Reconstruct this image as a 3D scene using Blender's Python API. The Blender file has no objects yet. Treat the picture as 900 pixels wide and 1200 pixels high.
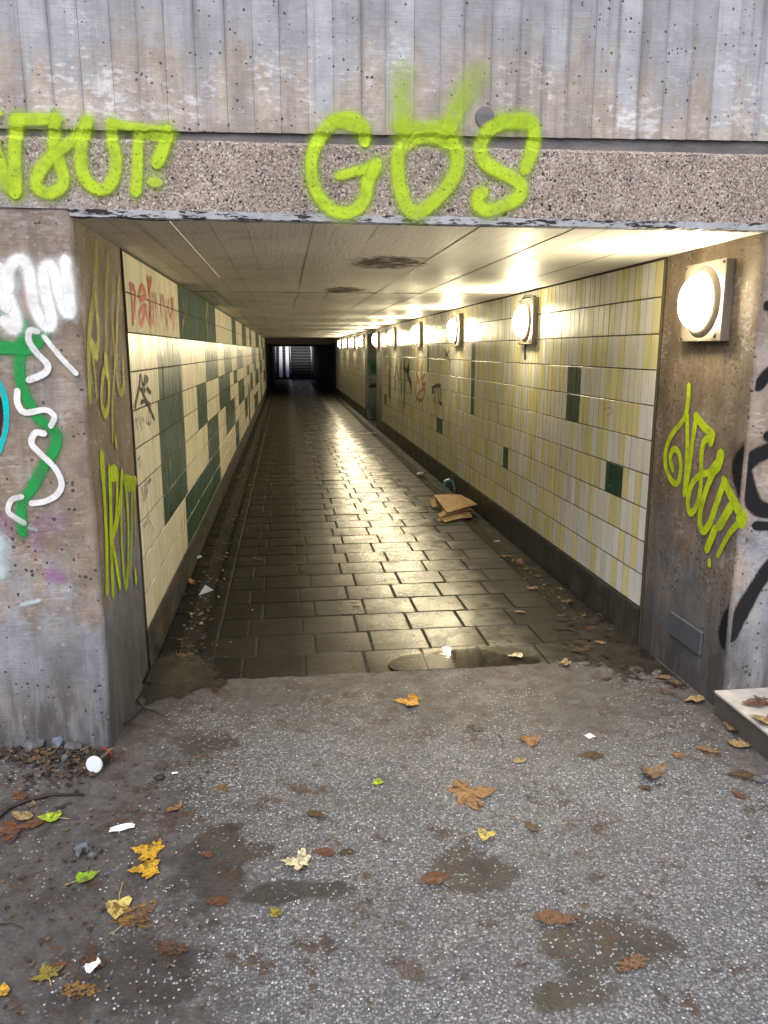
import bpy, bmesh, math, random
from mathutils import Vector, Matrix, noise as mnoise

R = math.radians
SC = bpy.context.scene
COL = SC.collection

# ------------------------------------------------------------------ camera frame (to read wall positions off sight lines)
FPX, CX, CY, CAMH = 905.0, 450.0, 600.0, 1.70
PITCH = math.atan2(600 - 411, FPX)
YAW = math.atan2(116, math.hypot(FPX, 189))
_f = Vector((math.sin(YAW) * math.cos(PITCH), math.cos(YAW) * math.cos(PITCH), -math.sin(PITCH)))
_r = Vector((math.cos(YAW), -math.sin(YAW), 0))
_u = _r.cross(_f)
EYE = Vector((0, 0, CAMH))

def ray(u, v): return _r * (u - CX) + _f * FPX + _u * (CY - v)
def on_ground(u, v, z=0.0):
    d = ray(u, v); return EYE + d * ((z - CAMH) / d.z)
def on_x(u, v, x):
    d = ray(u, v); return EYE + d * (x / d.x)
def on_y(u, v, y):
    d = ray(u, v); return EYE + d * (y / d.y)

# ------------------------------------------------------------------ main dimensions (metres)
FY = 3.20                    # front face of the portal
XL, XR = -0.78, 2.03         # tunnel side walls
ZC = 2.19                    # ceiling
TY0 = 4.075                  # tiles begin
TY1 = 31.7                   # tiles end, dark section begins
PV0 = 3.87                   # paving begins
SY = 47.9                    # stairs begin
TP, TR = 0.085, 0.195        # tile pitch and row height
ZT = 2.18                    # top of tiles

# ------------------------------------------------------------------ object helpers
def obj(name, bm, mat, parent=None, smooth=False):
    me = bpy.data.meshes.new(name)
    bm.to_mesh(me); bm.free()
    if mat is not None:
        for m in (mat if isinstance(mat, (list, tuple)) else [mat]): me.materials.append(m)
    if smooth:
        for p in me.polygons: p.use_smooth = True
    o = bpy.data.objects.new(name, me); COL.objects.link(o)
    if parent is not None: o.parent = parent
    return o

def thing(name, label, cat, loc=(0, 0, 0), rot=(0, 0, 0), group=None):
    o = bpy.data.objects.new(name, None); COL.objects.link(o)
    o.location = loc; o.rotation_euler = rot
    o.empty_display_size = 0.1
    return tag(o, label, cat, group)

def tag(o, label, cat, group=None, kind='thing'):
    o['label'] = label; o['category'] = cat; o['kind'] = kind
    if group: o['group'] = group
    return o

def structure(o, label, cat):
    return tag(o, label, cat, None, 'structure')

def local(parent, bm):
    """geometry written in world coordinates, moved into the frame of an unrotated parent"""
    bmesh.ops.translate(bm, verts=bm.verts, vec=-Vector(parent.location)); return bm

def box(bm, x0, x1, y0, y1, z0, z1, bevel=0.0, seg=1):
    r = bmesh.ops.create_cube(bm, size=1.0)
    vs = r['verts']
    bmesh.ops.scale(bm, verts=vs, vec=(x1 - x0, y1 - y0, z1 - z0))
    bmesh.ops.translate(bm, verts=vs, vec=((x0 + x1) / 2, (y0 + y1) / 2, (z0 + z1) / 2))
    if bevel:
        es = list({e for v in vs for e in v.link_edges})
        bmesh.ops.bevel(bm, geom=es, offset=bevel, segments=seg, affect='EDGES', profile=0.6)
    return vs

def newbox(*a, **k):
    bm = bmesh.new(); box(bm, *a, **k); return bm

def tube(bm, pts, r, n=8, taper=1.0):
    pts = [Vector(p) for p in pts]
    rings = []
    up0 = Vector((0, 0, 1))
    for i, p in enumerate(pts):
        t = (pts[min(i + 1, len(pts) - 1)] - pts[max(i - 1, 0)]).normalized()
        a = t.cross(up0)
        if a.length < 1e-3: a = t.cross(Vector((1, 0, 0)))
        a.normalize(); b = t.cross(a)
        rr = r * (1 + (taper - 1) * i / max(1, len(pts) - 1))
        rings.append([bm.verts.new(p + a * math.cos(2 * math.pi * k / n) * rr + b * math.sin(2 * math.pi * k / n) * rr) for k in range(n)])
    for i in range(len(rings) - 1):
        for k in range(n):
            bm.faces.new((rings[i][k], rings[i][(k + 1) % n], rings[i + 1][(k + 1) % n], rings[i + 1][k]))
    bm.faces.new(rings[0][::-1]); bm.faces.new(rings[-1])

def rough_grid(bm, x0, x1, z0, z1, nx, nz, f):
    """grid in (x, z) with y from f(x, z), facing -y"""
    g = [[bm.verts.new((x0 + (x1 - x0) * i / nx, f(x0 + (x1 - x0) * i / nx, z0 + (z1 - z0) * j / nz), z0 + (z1 - z0) * j / nz)) for j in range(nz + 1)] for i in range(nx + 1)]
    for i in range(nx):
        for j in range(nz):
            bm.faces.new((g[i][j], g[i + 1][j], g[i + 1][j + 1], g[i][j + 1]))

# ------------------------------------------------------------------ node helpers
class G:
    def __init__(s, name):
        s.m = bpy.data.materials.new(name); s.m.use_nodes = True
        s.t = s.m.node_tree; s.t.nodes.clear()
        s.out = s.t.nodes.new('ShaderNodeOutputMaterial')
        s._p = None
    def n(s, ty, ins=None, **at):
        nd = s.t.nodes.new(ty)
        for k, v in at.items(): setattr(nd, k, v)
        for k, v in (ins or {}).items(): s.set(nd.inputs[k], v)
        return nd
    def set(s, i, v):
        if hasattr(v, 'is_output'): s.t.links.new(v, i)
        elif isinstance(v, (tuple, list)) and len(v) == 3 and i.type == 'RGBA': i.default_value = (*v, 1)
        else: i.default_value = v
    def pos(s):
        if s._p is None: s._p = s.n('ShaderNodeNewGeometry').outputs['Position']
        return s._p
    def vscale(s, sc, v=None, off=(0, 0, 0)):
        return s.n('ShaderNodeMapping', {'Vector': v or s.pos(), 'Scale': sc, 'Location': off}).outputs[0]
    def noise(s, scale, detail=3, rough=0.55, v=None, sc=None, off=(0, 0, 0), dist=0.0):
        vec = s.vscale(sc, v, off) if sc else (v or s.pos())
        if not sc and any(off): vec = s.vscale((1, 1, 1), v, off)
        return s.n('ShaderNodeTexNoise', {'Vector': vec, 'Scale': scale, 'Detail': detail, 'Roughness': rough, 'Distortion': dist}).outputs['Fac']
    def voro(s, scale, v=None, out='Distance', feature='F1', sc=None, rnd=1.0):
        vec = s.vscale(sc, v) if sc else (v or s.pos())
        nd = s.n('ShaderNodeTexVoronoi', {'Vector': vec, 'Scale': scale, 'Randomness': rnd}, feature=feature)
        return nd.outputs[out]
    def math(s, op, a, b=0.0, c=0.0, clamp=False):
        nd = s.n('ShaderNodeMath', operation=op, use_clamp=clamp)
        s.set(nd.inputs[0], a); s.set(nd.inputs[1], b); s.set(nd.inputs[2], c); return nd.outputs[0]
    def mr(s, v, a, b, c=0.0, d=1.0, smooth=True):
        nd = s.n('ShaderNodeMapRange', {'From Min': a, 'From Max': b, 'To Min': c, 'To Max': d}, interpolation_type='SMOOTHSTEP' if smooth else 'LINEAR')
        s.set(nd.inputs['Value'], v); return nd.outputs[0]
    def mix(s, f, a, b, mode='MIX'):
        nd = s.n('ShaderNodeMix', data_type='RGBA', blend_type=mode)
        s.set(nd.inputs[0], f); s.set(nd.inputs[6], a); s.set(nd.inputs[7], b); return nd.outputs[2]
    def ramp(s, f, stops, const=False):
        nd = s.n('ShaderNodeValToRGB', {'Fac': f}); cr = nd.color_ramp
        if const: cr.interpolation = 'CONSTANT'
        while len(cr.elements) < len(stops): cr.elements.new(0.5)
        for e, (p, c) in zip(cr.elements, stops): e.position = p; e.color = (*c, 1)
        return nd.outputs[0]
    def xyz(s, v=None):
        return s.n('ShaderNodeSeparateXYZ', {'Vector': v or s.pos()}).outputs
    def attr(s, name):
        return s.n('ShaderNodeAttribute', attribute_name=name).outputs
    def bump(s, h, strength=0.5, dist=0.01, normal=None):
        ins = {'Height': h, 'Strength': strength, 'Distance': dist}
        if normal is not None: ins['Normal'] = normal
        return s.n('ShaderNodeBump', ins).outputs[0]
    def blob(s, spots, wob=0.35, soft=0.35, nsc=9.0):
        """soft stain mask round listed ground spots (x, y, rx, ry)"""
        nz = s.noise(nsc, 4, 0.6)
        res = None
        for (x, y, rx, ry) in spots:
            v = s.n('ShaderNodeVectorMath', {0: s.n('ShaderNodeVectorMath', {0: s.pos(), 1: (x, y, 0)}, operation='SUBTRACT').outputs[0], 1: (1 / rx, 1 / ry, 0)}, operation='MULTIPLY').outputs[0]
            d = s.n('ShaderNodeVectorMath', {0: v}, operation='LENGTH').outputs['Value']
            d = s.math('ADD', d, s.math('MULTIPLY', s.math('SUBTRACT', nz, 0.5), wob * 4))
            k = s.mr(d, 1 - soft, 1 + soft, 1, 0)
            res = k if res is None else s.math('MAXIMUM', res, k)
        return res
    def pits(s, scale, amount, power=3.0):
        wob = s.n('ShaderNodeTexNoise', {'Vector': s.pos(), 'Scale': scale * 1.1, 'Detail': 3.0, 'Roughness': 0.7}).outputs['Color']
        v = s.n('ShaderNodeVectorMath', {0: s.pos(), 1: s.n('ShaderNodeVectorMath', {0: wob, 'Scale': 0.75 / scale}, operation='SCALE').outputs[0]}, operation='ADD').outputs[0]
        w = s.n('ShaderNodeTexVoronoi', {'Vector': v, 'Scale': scale})
        r_ = s.math('POWER', s.xyz(w.outputs['Color'])['X'], power)
        clus = s.mr(s.noise(3.1, 3, 0.6, off=(6, 1, 8)), 0.35, 0.65, 0.45, 1.25)
        return s.mr(s.math('SUBTRACT', w.outputs['Distance'], s.math('MULTIPLY', s.math('MULTIPLY', r_, clus), amount)), -0.04, 0.04, 1, 0)
    def done(s, col, rough=0.7, normal=None, spec=0.5, metal=0.0, alpha=None, emit=None, estr=0.0, coat=0.0):
        b = s.n('ShaderNodeBsdfPrincipled')
        s.set(b.inputs['Base Color'], col); s.set(b.inputs['Roughness'], rough); s.set(b.inputs['Metallic'], metal)
        s.set(b.inputs['Specular IOR Level'], spec)
        if coat: s.set(b.inputs['Coat Weight'], coat); s.set(b.inputs['Coat Roughness'], 0.1)
        if normal is not None: s.set(b.inputs['Normal'], normal)
        if alpha is not None: s.set(b.inputs['Alpha'], alpha)
        if emit is not None: s.set(b.inputs['Emission Color'], emit); s.set(b.inputs['Emission Strength'], estr)
        s.t.links.new(b.outputs[0], s.out.inputs['Surface'])
        return s.m

# ------------------------------------------------------------------ materials
def skin_concrete(g, tone, zlo, zhi, warm, cold, white, amount, fleck=0.72):
    """warm cement showing through a broken blue-grey skin, with lime bloom in ragged flecks"""
    p = g.xyz()
    n_big = g.noise(2.1, 6, 0.68, dist=0.5)
    n_str = g.noise(1.0, 5, 0.65, sc=(9, 9, 0.8), off=(1, 7, 3))
    n_fine = g.noise(1.0, 5, 0.75, sc=(24, 24, 55), off=(5, 0, 2))
    n_mid = g.noise(13, 6, 0.75, off=(2, 2, 8))
    zf = g.mr(p['Z'], zlo, zhi, -0.5, 0.5, smooth=False)
    k = g.math('ADD', g.math('ADD', g.math('MULTIPLY', n_big, 1.1), g.math('MULTIPLY', n_str, 0.8)), g.math('MULTIPLY', g.math('SUBTRACT', g.math('ADD', n_fine, n_mid), 1.0), 0.45))
    k = g.math('ADD', g.math('ADD', k, g.math('MULTIPLY', zf, amount)), g.math('MULTIPLY', g.math('SUBTRACT', tone, 0.5), 0.28))
    skin = g.mr(k, 0.80, 1.06, 0.0, 0.92)
    w = g.mix(g.mr(n_mid, 0.34, 0.66), tuple(c * 0.80 for c in warm), tuple(min(1, c * 1.16) for c in warm))
    c_ = g.mix(g.mr(g.noise(6, 6, 0.72, off=(7, 1, 1)), 0.32, 0.68), tuple(c * 0.78 for c in cold), tuple(min(1, c * 1.16) for c in cold))
    col = g.mix(skin, w, c_)
    bloom = g.math('MULTIPLY', g.mr(g.math('ADD', n_fine, g.math('MULTIPLY', g.noise(4.3, 4, 0.65, off=(3, 9, 2)), 0.9)), 0.99, 1.16), g.mr(g.math('ADD', zf, g.math('MULTIPLY', n_big, 0.8)), 0.85, 0.15, 0.06, fleck))
    col = g.mix(bloom, col, white)
    return col, n_mid, n_fine, n_big, n_str

def m_board_concrete():
    g = G('board_concrete')
    tone = g.attr('tone')['Fac']; lat = g.math('ABSOLUTE', g.attr('lat')['Fac'])
    p = g.xyz()
    col, n_mid, n_fine, n_big, n_str = skin_concrete(g, tone, 2.5, 3.05, (0.40, 0.355, 0.315), (0.335, 0.345, 0.385), (0.66, 0.66, 0.69), 0.75)
    col = g.mix(1.0, col, g.mix(tone, (0.86, 0.86, 0.865), (1.12, 1.12, 1.115)), 'MULTIPLY')
    st = g.noise(1.0, 5, 0.66, sc=(15, 3, 0.7), off=(4, 1, 1))
    col = g.mix(g.math('MULTIPLY', g.mr(st, 0.46, 0.70), 0.55), col, (0.165, 0.165, 0.18))
    seam = g.math('MULTIPLY', g.mr(g.math('ADD', lat, g.math('MULTIPLY', g.math('SUBTRACT', n_mid, 0.5), 0.45)), 0.62, 1.05), g.mr(g.noise(1.0, 3, 0.6, sc=(12, 3, 1.6), off=(0, 4, 4)), 0.40, 0.68, 0.08, 0.72))
    col = g.mix(seam, col, (0.135, 0.132, 0.14))
    drip = g.math('MULTIPLY', g.mr(g.math('ADD', p['Z'], g.math('MULTIPLY', n_mid, 0.10)), 2.53, 2.62, 1, 0), 0.55)
    col = g.mix(drip, col, (0.20, 0.17, 0.15))
    hole = g.math('MAXIMUM', g.pits(55.0, 0.30, 4.0), g.pits(21.0, 0.11, 6.0))
    col = g.mix(g.math('MULTIPLY', hole, 0.9), col, (0.05, 0.047, 0.05))
    grain = g.noise(1.0, 3, 0.6, sc=(5, 5, 120))
    h = g.math('ADD', g.math('MULTIPLY', grain, 0.5), g.math('ADD', g.math('MULTIPLY', n_fine, 0.6), g.math('MULTIPLY', hole, -1.6)))
    return g.done(col, 0.82, g.bump(h, 0.6, 0.004), 0.35)

def m_aggregate():
    g = G('exposed_aggregate')
    p = g.xyz()
    v1 = g.n('ShaderNodeTexVoronoi', {'Vector': g.vscale((1, 1, 1.0)), 'Scale': 70.0})
    r1 = g.xyz(v1.outputs['Color'])
    st = g.ramp(r1['X'], [(0.0, (0.29, 0.225, 0.185)), (0.2, (0.40, 0.33, 0.275)), (0.4, (0.46, 0.37, 0.30)), (0.56, (0.20, 0.15, 0.125)), (0.70, (0.32, 0.165, 0.115)), (0.77, (0.60, 0.56, 0.51)), (0.87, (0.075, 0.065, 0.065)), (0.95, (0.42, 0.35, 0.29))], True)
    edge = g.mr(v1.outputs['Distance'], 0.30, 0.62)
    blot = g.noise(3.0, 4, 0.6)
    mort = g.ramp(g.noise(90, 3, 0.6), [(0.3, (0.24, 0.205, 0.18)), (0.7, (0.39, 0.345, 0.31))])
    col = g.mix(edge, g.mix(0.42, st, mort), mort)
    col = g.mix(g.mr(g.noise(26, 5, 0.75), 0.42, 0.68, 0, 0.45), col, (0.22, 0.19, 0.175))
    col = g.mix(g.mr(g.noise(17, 5, 0.75, off=(4, 4, 4)), 0.52, 0.72, 0, 0.5), col, (0.50, 0.46, 0.42))
    sand = g.n('ShaderNodeTexVoronoi', {'Vector': g.pos(), 'Scale': 210.0})
    col = g.mix(g.mr(g.xyz(sand.outputs['Color'])['Y'], 0.86, 0.94), col, (0.56, 0.53, 0.49))
    col = g.mix(g.math('MULTIPLY', g.mr(g.xyz(sand.outputs['Color'])['Z'], 0.82, 0.9), 0.9), col, (0.06, 0.055, 0.055))
    hole = g.math('MAXIMUM', g.pits(60.0, 0.42, 2.6), g.pits(26.0, 0.16, 4.0))
    col = g.mix(hole, col, (0.035, 0.03, 0.03))
    # smooth grey skin near the bottom and the left end
    skin = g.math('MULTIPLY', g.mr(g.math('ADD', g.math('ADD', p['Z'], g.math('MULTIPLY', g.mr(p['X'], -1.0, -0.2), 0.22)), g.math('MULTIPLY', g.noise(6, 4, 0.65), 0.25)), 2.34, 2.48, 1, 0), 0.75)
    col = g.mix(skin, col, g.ramp(g.noise(5, 5, 0.65), [(0.3, (0.23, 0.22, 0.225)), (0.7, (0.42, 0.41, 0.42))]))
    col = g.mix(1.0, col, g.ramp(blot, [(0.3, (0.78, 0.76, 0.75)), (0.7, (1.08, 1.06, 1.05))]), 'MULTIPLY')
    h = g.math('ADD', g.math('MULTIPLY', g.math('SUBTRACT', 1.0, edge), 0.6), g.math('ADD', g.math('MULTIPLY', hole, -2.0), g.math('MULTIPLY', g.noise(160, 2), 0.5)))
    return g.done(col, 0.85, g.bump(h, 0.6, 0.004), 0.3)

def m_pier(name, tan, grey, horiz=True, dark=0.0):
    """brownish cast concrete, with rising damp and pale streaks low down"""
    g = G(name)
    p = g.xyz()
    blot = g.noise(2.6, 5, 0.62, dist=0.5)
    cold_ = tuple(sum(grey) / 3 * f for f in (0.84, 0.90, 1.04))
    col, n_mid, n_fine, n_big, n_str = skin_concrete(g, 0.5, 1.35, 0.15, tan, cold_, (0.50, 0.50, 0.53), 0.95, 0.36)
    grey_p = g.mr(g.noise(3.4, 6, 0.72, off=(5, 5, 5)), 0.46, 0.66, 0, 0.7)
    col = g.mix(grey_p, col, grey)
    rag = g.noise(1.0, 6, 0.74, sc=(5, 5, 3.4), off=(1, 1, 6))
    col = g.mix(1.0, col, g.ramp(rag, [(0.30, (0.62, 0.60, 0.58)), (0.5, (1.0, 1.0, 1.0)), (0.70, (1.34, 1.34, 1.36))]), 'MULTIPLY')
    streak = g.noise(1.0, 5, 0.65, sc=(13, 13, 0.9))
    col = g.mix(g.math('MULTIPLY', g.mr(streak, 0.47, 0.72), 0.62), col, tuple(c * 0.42 for c in grey))
    dk = g.math('MULTIPLY', g.mr(g.math('ADD', p['Z'], g.math('MULTIPLY', g.noise(1.0, 4, 0.6, sc=(6, 6, 1.2), off=(9, 1, 4)), 0.7)), 0.38, 1.0, 1, 0), g.mr(g.noise(1.0, 5, 0.7, sc=(10, 10, 1.6), off=(3, 3, 3)), 0.36, 0.56, 0.35, 0.95))
    col = g.mix(dk, col, (0.050, 0.048, 0.050))
    if dark: col = g.mix(dark, col, (0.02, 0.02, 0.02))
    hole = g.math('MAXIMUM', g.pits(48.0, 0.36, 3.2), g.pits(19.0, 0.14, 4.5))
    col = g.mix(hole, col, (0.05, 0.045, 0.04))
    chip = g.mr(g.noise(38, 4, 0.7), 0.66, 0.70)
    col = g.mix(g.math('MULTIPLY', chip, 0.45), col, (0.5, 0.48, 0.46))
    grain = g.noise(1.0, 3, 0.6, sc=(7, 7, 150) if horiz else (120, 120, 5))
    col = g.mix(g.math('MULTIPLY', g.math('ABSOLUTE', g.math('SUBTRACT', grain, 0.5)), 0.6), col, (0.12, 0.11, 0.1))
    h = g.math('ADD', g.math('MULTIPLY', grain, 0.6), g.math('ADD', g.math('MULTIPLY', g.noise(110, 3, 0.6), 0.5), g.math('MULTIPLY', hole, -1.6)))
    return g.done(col, g.mr(blot, 0.3, 0.7, 0.6, 0.85), g.bump(h, 0.5, 0.004), 0.4)

def m_groove():
    g = G('groove_concrete')
    col = g.ramp(g.noise(1.0, 4, 0.6, sc=(6, 6, 22)), [(0.3, (0.085, 0.08, 0.085)), (0.7, (0.20, 0.19, 0.195))])
    return g.done(col, 0.85, g.bump(g.noise(120, 3), 0.4, 0.003), 0.3)

def m_drip():
    g = G('flaking_grey_paint')
    chip = g.mr(g.noise(1.0, 5, 0.75, sc=(9, 60, 34)), 0.52, 0.56)
    top = g.mr(g.math('ADD', g.xyz()['Z'], g.math('MULTIPLY', g.noise(40, 3), 0.02)), 2.226, 2.221, 1, 0)
    col = g.mix(chip, g.ramp(g.noise(7, 3), [(0.3, (0.36, 0.38, 0.42)), (0.7, (0.52, 0.54, 0.58))]), (0.025, 0.022, 0.022))
    return g.done(col, 0.6, g.bump(chip, -0.5, 0.003), 0.4)

def m_tile():
    g = G('glazed_tile')
    c = g.attr('tile_col')['Color']
    p = g.xyz()
    run = g.noise(1.0, 4, 0.65, sc=(26, 26, 1.6))
    dirt = g.noise(2.2, 5, 0.65)
    col = g.mix(g.math('MULTIPLY', g.mr(run, 0.5, 0.78), 0.22), c, (0.16, 0.13, 0.07))
    col = g.mix(g.math('MULTIPLY', g.mr(dirt, 0.45, 0.75), 0.15), col, (0.22, 0.18, 0.10))
    deep = g.math('MULTIPLY', g.mr(p['Y'], 6.0, 16.0, 0, 0.30), g.mr(g.noise(1.0, 4, 0.6, sc=(1.3, 1.3, 1.0)), 0.25, 0.6, 0.45, 1.0))  # tile colour darkens with depth, painting in the dimmer inner tunnel
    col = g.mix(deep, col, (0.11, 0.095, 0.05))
    spk = g.mr(g.noise(55, 3, 0.7), 0.70, 0.74)
    col = g.mix(g.math('MULTIPLY', spk, 0.5), col, (0.12, 0.09, 0.06))
    h = g.math('ADD', g.noise(1.0, 2, 0.5, sc=(45, 45, 5)), g.math('MULTIPLY', g.noise(1.0, 2, 0.5, sc=(8, 8, 8)), 1.2))
    glare_cut = g.math('MULTIPLY', g.mr(p['Z'], 1.782, 1.792), g.mr(p['X'], 0.2, 0.0))      # top two left courses darkened and dulled in the material to hold back lamp glare
    col = g.mix(g.math('MULTIPLY', glare_cut, 0.12), col, (0.12, 0.10, 0.06))
    return g.done(col, g.math('ADD', g.mr(run, 0.35, 0.7, 0.25, 0.46), g.math('MULTIPLY', glare_cut, 0.35)), g.bump(h, 0.35, 0.004), g.math('SUBTRACT', 0.45, g.math('MULTIPLY', glare_cut, 0.37)))

def m_plain(name, col, rough=0.6, var=0.25, sc=20, spec=0.4, metal=0.0, bump=0.2):
    g = G(name)
    nz = g.noise(sc, 4, 0.6)
    c = g.mix(nz, tuple(x * (1 - var) for x in col), tuple(min(1, x * (1 + var)) for x in col))
    return g.done(c, rough, g.bump(g.noise(sc * 4, 3), bump, 0.002), spec, metal)

def m_skirting():
    g = G('skirting_render')
    p = g.xyz()
    n1 = g.noise(1.0, 5, 0.65, sc=(5, 5, 5)); st = g.noise(1.0, 4, 0.6, sc=(30, 30, 4))
    col = g.ramp(n1, [(0.3, (0.022, 0.021, 0.020)), (0.7, (0.062, 0.058, 0.053))])
    col = g.mix(g.math('MULTIPLY', g.mr(st, 0.5, 0.7), 0.5), col, (0.11, 0.105, 0.10))
    col = g.mix(g.math('MULTIPLY', g.mr(g.noise(1.0, 3, 0.6, sc=(1.5, 1.5, 9), off=(4, 4, 4)), 0.5, 0.7), g.mr(p['X'], 0.2, 0.0)), col, (0.085, 0.055, 0.03))
    return g.done(col, g.mr(n1, 0.3, 0.7, 0.4, 0.7), g.bump(g.math('ADD', st, g.noise(90, 3)), 0.35, 0.003), 0.4)

def m_ceiling():
    g = G('ceiling_paint')
    t = g.attr('tone')['Fac']
    n1 = g.noise(1.6, 5, 0.62, dist=0.4)
    col = g.ramp(n1, [(0.28, (0.60, 0.585, 0.545)), (0.72, (0.80, 0.785, 0.74))])
    col = g.mix(1.0, col, g.mix(t, (0.90, 0.90, 0.90), (1.03, 1.03, 1.03)), 'MULTIPLY')
    col = g.mix(g.mr(t, -0.5, -1.5), col, (0.05, 0.04, 0.03))
    sm = g.math('MULTIPLY', g.mr(g.noise(1.0, 5, 0.7, sc=(2.2, 5, 1)), 0.5, 0.72), g.mr(g.xyz()['X'], 1.2, -0.8, 0.06, 0.38))
    col = g.mix(sm, col, (0.11, 0.085, 0.06))
    rust = g.blob([(0.60, 4.56, 0.19, 0.30), (0.50, 6.6, 0.15, 0.3)], 0.45, 0.3, 14)
    peel = g.math('MULTIPLY', rust, g.mr(g.noise(1.0, 4, 0.7, sc=(10, 30, 10)), 0.36, 0.46))
    col = g.mix(peel, col, (0.055, 0.038, 0.024))
    flake = g.math('MULTIPLY', g.mr(g.noise(1.0, 4, 0.7, sc=(70, 7, 30)), 0.70, 0.73), 0.6)
    col = g.mix(flake, col, (0.75, 0.70, 0.6))
    h = g.math('ADD', g.noise(1.0, 4, 0.6, sc=(60, 5, 10)), g.math('ADD', g.math('MULTIPLY', peel, 1.2), g.math('MULTIPLY', g.noise(1.0, 3, 0.6, sc=(12, 5, 5)), 1.0)))
    return g.done(col, g.math('ADD', g.mr(n1, 0.3, 0.7, 0.40, 0.56), g.math('MULTIPLY', peel, 0.35)), g.bump(h, 0.32, 0.005), 0.35)

WET = [(0.89, 1.86, 0.19, 0.12), (0.74, 1.70, 0.12, 0.06), (0.58, 2.23, 0.13, 0.11), (-0.28, 2.36, 0.14, 0.22), (-0.44, 1.92, 0.20, 0.12), (-0.40, 3.22, 0.13, 0.10), (-0.02, 2.20, 0.16, 0.05)]
def m_asphalt():
    g = G('wet_asphalt')
    p = g.xyz()
    big = g.noise(1.3, 5, 0.6)
    mid = g.noise(7, 4, 0.6)
    soot = g.noise(15, 6, 0.75, off=(8, 8, 2))
    base = g.ramp(g.noise(90, 3, 0.6), [(0.3, (0.050, 0.0525, 0.056)), (0.7, (0.124, 0.129, 0.136))])
    # pale stone chippings rolled into the surface
    v = g.n('ShaderNodeTexVoronoi', {'Vector': g.pos(), 'Scale': 118.0})
    c = g.xyz(v.outputs['Color'])
    # bare silt and mud: on the left, under the walls and before the paving
    mud = g.mr(g.math('ADD', g.math('ADD', p['X'], g.math('MULTIPLY', p['Y'], 0.10)), g.math('MULTIPLY', g.math('SUBTRACT', big, 0.5), 1.3)), -0.42, 0.16, 1, 0)
    silt = g.mr(g.math('ADD', p['Y'], g.math('ADD', g.math('MULTIPLY', g.math('SUBTRACT', big, 0.5), 0.9), g.math('MULTIPLY', p['X'], 0.22))), 2.95, 3.75)
    side = g.mr(g.math('SUBTRACT', g.math('ADD', p['X'], g.math('MULTIPLY', g.math('SUBTRACT', mid, 0.5), 0.5)), g.math('MULTIPLY', g.math('SUBTRACT', 3.3, p['Y']), 0.05)), 1.52, 1.92)
    side = g.math('MULTIPLY', side, g.mr(p['Y'], 2.35, 2.85))
    wet = g.blob(WET, 0.55, 0.22, 8)
    cover = g.math('MAXIMUM', g.math('MULTIPLY', mud, 0.93), g.math('MAXIMUM', g.math('MULTIPLY', side, 0.95), g.math('MAXIMUM', g.math('MULTIPLY', silt, 0.9), g.math('MULTIPLY', wet, 0.62))))
    patch = g.mr(g.noise(2.4, 5, 0.68, off=(3, 8, 0)), 0.33, 0.66, -0.06, 0.24)
    thr = g.math('ADD', g.math('SUBTRACT', 0.71, patch), g.math('MULTIPLY', cover, 0.36))
    rotc = g.mr(g.noise(8.5, 5, 0.75, off=(1, 2, 3)), 0.545, 0.64, 0, 0.25)
    thr = g.math('ADD', thr, rotc)
    chip = g.math('MULTIPLY', g.mr(g.math('SUBTRACT', c['X'], thr), -0.01, 0.03), g.mr(v.outputs['Distance'], 0.52, 0.40))
    ccol = g.ramp(c['Y'], [(0.0, (0.15, 0.158, 0.175)), (0.45, (0.235, 0.247, 0.27)), (0.85, (0.35, 0.365, 0.395)), (1.0, (0.60, 0.605, 0.62))])
    v3 = g.n('ShaderNodeTexVoronoi', {'Vector': g.pos(), 'Scale': 63.0}); c3 = g.xyz(v3.outputs['Color'])
    big_ = g.math('MULTIPLY', g.mr(c3['X'], g.math('ADD', 0.86, g.math('MULTIPLY', cover, 0.14)), 0.92), g.mr(v3.outputs['Distance'], 0.46, 0.34))
    v2 = g.n('ShaderNodeTexVoronoi', {'Vector': g.pos(), 'Scale': 170.0})
    c2 = g.xyz(v2.outputs['Color'])
    base = g.mix(g.mr(c2['X'], g.math('ADD', 0.60, g.math('MULTIPLY', cover, 0.4)), 1.0, 0.0, 0.8), base, (0.26, 0.255, 0.27))
    grime = g.mr(g.math('ADD', g.math('ADD', g.math('MULTIPLY', p['X'], 0.35), g.math('MULTIPLY', p['Y'], -0.22)), g.math('MULTIPLY', g.noise(1.9, 5, 0.65, off=(5, 5, 0)), 1.7)), -0.35, 0.75, 0.68, 0.0)
    base = g.mix(g.math('MULTIPLY', big_, 0.8), base, g.ramp(c3['Y'], [(0.2, (0.05, 0.05, 0.055)), (0.55, (0.19, 0.19, 0.205)), (0.9, (0.30, 0.28, 0.26))]))
    mudc = g.ramp(g.noise(16, 5, 0.65), [(0.3, (0.036, 0.032, 0.031)), (0.7, (0.098, 0.090, 0.088))])
    brown = g.ramp(g.noise(11, 5, 0.65), [(0.3, (0.019, 0.017, 0.016)), (0.7, (0.050, 0.045, 0.042))])
    col = g.mix(g.math('MULTIPLY', grime, 0.8), base, (0.036, 0.032, 0.030))
    col = g.mix(g.math('MULTIPLY', cover, 0.85), col, mudc)
    col = g.mix(g.math('MULTIPLY', wet, 0.85), col, brown)
    blots = g.mr(g.noise(5.2, 6, 0.78, off=(9, 4, 1)), 0.52, 0.66, 0, 0.75)
    col = g.mix(g.math('MULTIPLY', blots, g.math('ADD', 0.22, g.math('MULTIPLY', mud, 0.78))), col, brown)
    rot = g.math('MULTIPLY', g.mr(g.noise(8.5, 5, 0.75, off=(1, 2, 3)), 0.545, 0.64), 0.8)
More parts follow.
